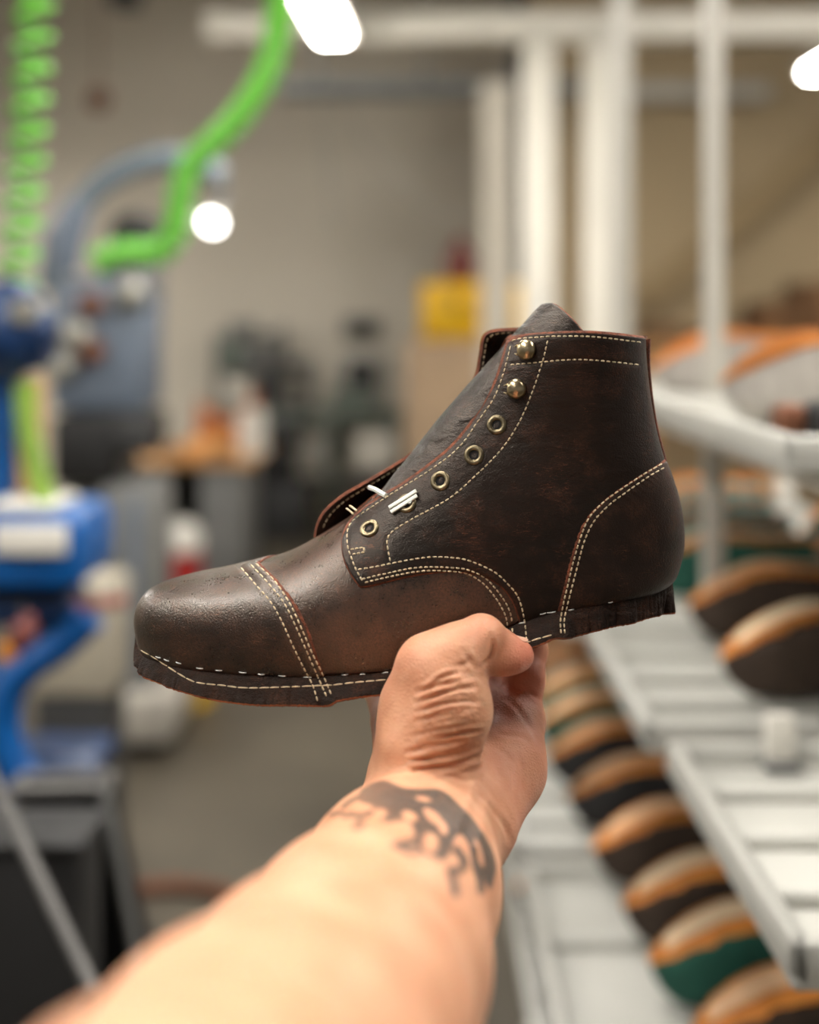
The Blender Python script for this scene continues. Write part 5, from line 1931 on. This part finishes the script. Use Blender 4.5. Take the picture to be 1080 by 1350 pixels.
# ------------------------------------------------------------- shoe rack at the right
t = thing('shoe_rack', 'white steel shoe rack with three tiers at the right', 'rack', (0.6, 1.9, 0))
TIERS = [(1.375, 0.36), (1.035, 0.255), (0.68, 0.165), (0.36, 0.19)]       # height of the tray floor, left edge
XR = 1.02
for z, x0 in TIERS:
    m = MB()
    for x in (x0 + 0.012, XR):
        m.box((x + (0.06 if x < 0.9 else 0), 1.95, z - 0.035), (0.022, 2.7, 0.022), bev=0.003)
    m.build('rail', M_RACK, t)
    for y in (0.72, 1.98, 3.2):
        MB().box(((x0 + XR) / 2, y, z - 0.035), (XR - x0, 0.022, 0.022), bev=0.003).build('cross_bar', M_RACK, t)
for y in (0.66, 3.25):
    MB().box((XR, y, 0.70), (0.035, 0.035, 1.38), bev=0.004).build('post', M_RACK, t)
MB().tube([Vector((TIERS[0][1], 3.25, 1.6)), Vector((TIERS[-1][1], 3.25, 0.04))], 0.018, 12).build('post', M_RACK, t)


def tray(x0, x1, y0, y1, z, lab, nr_=4, group=None):
    t = thing('shoe_tray', lab, 'tray', ((x0 + x1) / 2, (y0 + y1) / 2, z - 0.02), group)
    bm = MB()
    bm.box(((x0 + x1) / 2, (y0 + y1) / 2, z - 0.010), (x1 - x0, y1 - y0, 0.012), bev=0.005)
    w = 0.018
    for (cx, cy, sx, sy) in [((x0 + w / 2), (y0 + y1) / 2, w, y1 - y0), ((x1 - w / 2), (y0 + y1) / 2, w, y1 - y0), ((x0 + x1) / 2, y0 + w / 2, x1 - x0, w), ((x0 + x1) / 2, y1 - w / 2, x1 - x0, w)]:
        bm.box((cx, cy, z + 0.002), (sx, sy, 0.036), bev=0.008)
    bm.build('pan', M_TRAY, t)
    rb = MB()
    for i in range(1, nr_):
        y = y0 + (y1 - y0) * i / nr_
        rb.box(((x0 + x1) / 2, y, z + 0.002), (x1 - x0 - 2 * w, 0.016, 0.016), bev=0.006)
    rb.build('rib', M_TRAY, t)
    return t


Z1, Z2, Z3, Z4 = [z for z, _ in TIERS]
tray(0.36, 1.0, 1.14, 1.795, Z1, 'white tray of the top tier, nearest, carrying grey shoes')
tray(0.36, 1.0, 1.845, 2.3, Z1, 'white tray of the top tier, second from the front')
tray(0.276, 0.98, 0.86, 1.29, Z2, 'empty white tray in front on the middle tier')
tray(0.266, 0.98, 1.345, 1.795, Z2, 'white ribbed tray behind the empty one, on the middle tier')
tray(0.266, 0.98, 1.845, 2.45, Z2, 'white tray of the middle tier under the bottle green shoes')
tray(0.262, 0.98, 2.49, 3.1, Z2, 'white tray of the middle tier, farthest back')
tray(0.168, 0.98, 0.95, 1.795, Z3, 'white tray of the lower tier under the green and brown shoes')
tray(0.168, 0.98, 1.845, 2.32, Z3, 'white tray of the lower tier under the black shoes')
tray(0.168, 0.98, 2.36, 3.1, Z3, 'white tray of the lower tier, farthest back')
tray(0.195, 0.98, 1.845, 2.6, Z4, 'white tray of the lowest tier near the floor')


# ---- a lasted shoe upper lying sole up: toe at x = 0, heel towards +x
def shoe_rings():
    L = 0.285
    xs = [0.0, 0.004, 0.014, 0.03, 0.055, 0.085, 0.115, 0.145, 0.18, 0.215, 0.245, 0.268, 0.281, 0.285]
    top = [0.038, 0.046, 0.052, 0.062, 0.076, 0.088, 0.093, 0.091, 0.088, 0.087, 0.088, 0.089, 0.088, 0.08]
    bot = [0.034, 0.024, 0.012, 0.003, 0.0, 0.0, 0.0, 0.0, 0.0, 0.0, 0.0, 0.0, 0.004, 0.02]
    wid = [0.002, 0.014, 0.024, 0.034, 0.042, 0.046, 0.045, 0.041, 0.036, 0.033, 0.032, 0.026, 0.014, 0.002]
    n = 46
    X = np.concatenate([np.linspace(0, 0.03, 12)[:-1], np.linspace(0.03, 0.26, 28)[:-1], np.linspace(0.26, L, 10)])
    return X, np.interp(X, xs, top), np.interp(X, xs, bot), np.interp(X, xs, wid)


SX, ST_, SB_, SW_ = shoe_rings()
ST_ *= 1.13
SB_ *= 1.13
ker5 = np.array([1, 2, 3, 2, 1.0]); ker5 /= ker5.sum()
for arr in (ST_, SB_):
    arr[2:-2] = np.convolve(arr, ker5, mode='valid')


def shoe_section(t, b, w, k0, k1, n, grow=0.0, low=None):
    """points of the section between two angles; angle 0 is the middle of the sole surface (up)"""
    out = []
    for k in range(n + 1):
        a = k0 + (k1 - k0) * k / n
        s, c = math.sin(a), math.cos(a)
        y = (w + grow) * math.copysign(abs(s) ** 0.62, s)
        mid = t - (t - b) * 0.42
        z = mid + (t + grow - mid) * abs(c) ** 0.32 if c >= 0 else mid - (mid - b) * abs(c) ** 0.5
        out.append((y, z))
    return out


def shoe_part(name, mm, k0, k1, n, grow, parent, lip=None, xs=(0, 999), close=False):
    m = MB()
    prev = None
    for i in range(len(SX)):
        if i < xs[0] or i > xs[1]:
            continue
        kk1 = k1
        if lip:
            kk1 = k1 + lip * (noise.noise(Vector((SX[i] * 90, 1.0, 5.0))) + 0.5 * noise.noise(Vector((SX[i] * 240, 3.0, 5.0))))
        sec = shoe_section(ST_[i], SB_[i], SW_[i], -kk1 if k0 is None else k0, kk1, n, grow)
        vs = [m.bm.verts.new((SX[i] - (grow if i == 0 else 0) + (grow if i == len(SX) - 1 else 0), y, z)) for y, z in sec]
        if prev:
            for j in range(n):
                m.bm.faces.new((prev[j], prev[j + 1], vs[j + 1], vs[j]))
            if close:
                m.bm.faces.new((prev[n], prev[0], vs[0], vs[n]))
        else:
            if close:
                m.bm.faces.new(vs[::-1])
        prev = vs
    if close:
        m.bm.faces.new(prev)
    else:
        bmesh.ops.solidify(m.bm, geom=m.bm.faces[:], thickness=0.002)
    return m.build(name, mm, parent, angle=50)


def make_shoe(label, suede, strip, wide=False):
    t = thing('lasted_shoe', label, 'shoe', (0, 0, 0))
    shoe_part('upper', suede, -PI, PI * 0.97, 34, 0.0, t, close=True)
    shoe_part('lasted_margin', M_LASTED, None, 1.2 if wide else 0.84, 26, 0.003, t, lip=0.12 if wide else 0.34)
    shoe_part('sole_strip', strip, None, 0.20, 8, 0.0062, t, lip=0.04, xs=(6, len(SX) - 8))
    return t


PROTO = {}


def shoe(x, y, z, kind, label, rz=0.0, tilt=0.0, group=None):
    if kind not in PROTO:
        s, c = {'k': (M_SUEDE_K, M_CORK), 'b': (M_SUEDE_B, M_CORKW), 'g': (M_SUEDE_G, M_CORKW), 't': (M_SUEDE_T, M_LASTED), 'w': (M_SUEDE_W, M_LASTED), 'd': (M_SUEDE_B, M_CORK)}[kind]
        PROTO[kind] = make_shoe(label, s, c, kind == 'w')
        o = PROTO[kind]
        o.location = (x, y, z)
        o.rotation_euler = (0, 0, rz)
        if group:
            o['group'] = group
        bpy.context.view_layer.update()
        for ch in o.children:
            pass
        return o
    return copy_thing(PROTO[kind], (x, y, z), rz, label, group)


TZ = 0.011
GL = 'shoes lying sole up on the lower tier'
shoe(0.305, 1.285, Z3 + TZ, 'd', 'nearest shoe of the lower tier, cut off by the bottom of the picture', 0.05, group=GL)
shoe(0.290, 1.435, Z3 + TZ, 'g', 'bottle green shoe of the lower tier with a tan lasted sole', 0.03, group=GL)
shoe(0.283, 1.575, Z3 + TZ, 'b', 'dark brown shoe with two-tone tan sole just behind the bottle green one', 0.02, group=GL)
shoe(0.270, 1.745, Z3 + TZ, 'd', 'dark brown shoe on the lower tier, third from the front', 0.05, group=GL)
shoe(0.258, 1.935, Z3 + TZ, 'k', 'black shoe on the lower tier in front of another black one', 0.04, group=GL)
shoe(0.245, 2.115, Z3 + TZ, 'k', 'black shoe on the lower tier behind the first black one', 0.05, group=GL)
shoe(0.248, 2.29, Z3 + TZ, 'g', 'green shoe on the lower tier behind the two black ones', 0.02, group=GL)
shoe(0.255, 2.46, Z3 + TZ, 'g', 'green shoe on the lower tier, third from the back', 0.04, group=GL)
shoe(0.262, 2.64, Z3 + TZ, 'd', 'brown shoe on the lower tier, second from the back', 0.02, group=GL)
shoe(0.272, 2.84, Z3 + TZ, 'd', 'rearmost brown shoe of the lower tier, just right of the palm', 0.03, group=GL)
GM = 'shoes lying sole up on the middle tier'
shoe(0.385, 1.47, Z2 + TZ, 'b', 'large dark brown shoe on the middle tier with an ivory strip on its tan sole', 0.06, group=GM)
shoe(0.408, 1.74, Z2 + TZ, 'd', 'dark brown shoe on the middle tier right behind the large one', 0.0, group=GM)
shoe(0.400, 2.02, Z2 + TZ, 'g', 'bottle green shoe on the middle tier touching the boot heel in view', -0.04, group=GM)
shoe(0.43, 2.24, Z2 + TZ, 't', 'teal shoe on the middle tier behind the bottle green one', -0.08, group=GM)
shoe(0.47, 2.48, Z2 + TZ, 't', 'teal shoe on the middle tier, second from the back', -0.05, group=GM)
shoe(0.52, 2.72, Z2 + TZ, 't', 'rearmost teal shoe of the middle tier', 0.02, group=GM)
shoe(0.70, 2.10, Z2 + TZ, 't', 'teal shoe at the right end of the middle tier', 0.1, group=GM)
shoe(0.80, 2.42, Z2 + TZ, 't', 'teal shoe at the right end of the middle tier, behind the nearer teal one', 0.0, group=GM)
GT = 'shoes lying sole up on the top tier'
shoe(0.383, 1.46, Z1 + TZ, 'w', 'pale grey shoe with orange sole on the top tier, right of the upright', 0.04, group=GT)
shoe(0.392, 1.93, Z1 + TZ, 'w', 'pale grey shoe on the top tier behind the upright, by the boot collar', 0.02, group=GT)
GB = 'shoes on the lowest tier'
shoe(0.205, 2.30, Z4 + TZ, 'k', 'black shoe on the lowest tier beside the tattooed wrist', 0.0, group=GB)
# low things at the right edge of the top tier
m = MB()
p = px(1042, 572, 1.25)
m.box((p.x, 1.25, Z1 + 0.028), (0.035, 0.05, 0.032), bev=0.01)
tag(m.build('maroon_block', M_RUST), 'small maroon block on the nearest top tray', 'block')
m = MB()
p = px(1078, 580, 1.22)
m.box((p.x + 0.012, 1.22, Z1 + 0.028), (0.045, 0.06, 0.04), bev=0.01)
tag(m.build('black_block', M_BLACK), 'small black block beside the maroon one on the top tray', 'block')
p = px(1030, 960, 1.255)
t = thing('tray_tag', 'small white card tag standing at the far end of the empty tray', 'tag', (p.x, 1.255, Z2))
MB().box((p.x, 1.26, Z2 + 0.032), (0.03, 0.012, 0.048), bev=0.002).build('card', M_PAPER, t)
MB().box((p.x, 1.26, Z2 + 0.004), (0.036, 0.03, 0.008), bev=0.002).build('clip', M_GREY, t)
# brown boxes on a shelf against the tan wall
t = thing('wall_shelf', 'long shelf along the tan wall carrying brown boxes', 'shelf', tuple(px(960, 462, 7.6)))
a, b = px(840, 452, 7.7), px(1130, 452, 7.7)
MB().box(((a.x + b.x) / 2, 7.95, a.z - 0.02), (b.x - a.x, 0.6, 0.04), bev=0.005).build('board', M_CARD, t)
for u in (850, 1000, 1120):
    p = px(u, 452, 7.95)
    MB().box((p.x, 7.95, (p.z - 0.04) / 2), (0.06, 0.5, p.z - 0.04), bev=0.005).build('support', M_CARD, t)
for u0, v0, u1, lab in [(1003, 398, 1058, 'dark brown box on the far shelf, left of the tallest one'), (1060, 372, 1112, 'tallest dark brown box on the far shelf at the right edge'), (852, 428, 905, 'low dark brown box on the far shelf, just above the boot heel'), (925, 436, 985, 'flat brown box in the middle of the far shelf')]:
    tag(vbox(MB(), u0, v0, u1, 452, 7.72, 0.45, 0.01).build('cardboard_box', M_DCARD), lab, 'box', 'boxes on the far shelf')

# ------------------------------------------------------------- added ambient fill from the side left open behind the camera
w = bpy.data.worlds.new('ambient_fill')
SC.world = w
w.use_nodes = True
bg = w.node_tree.nodes['Background']
bg.inputs[0].default_value = (1.0, 0.96, 0.9, 1)
bg.inputs[1].default_value = 0.2
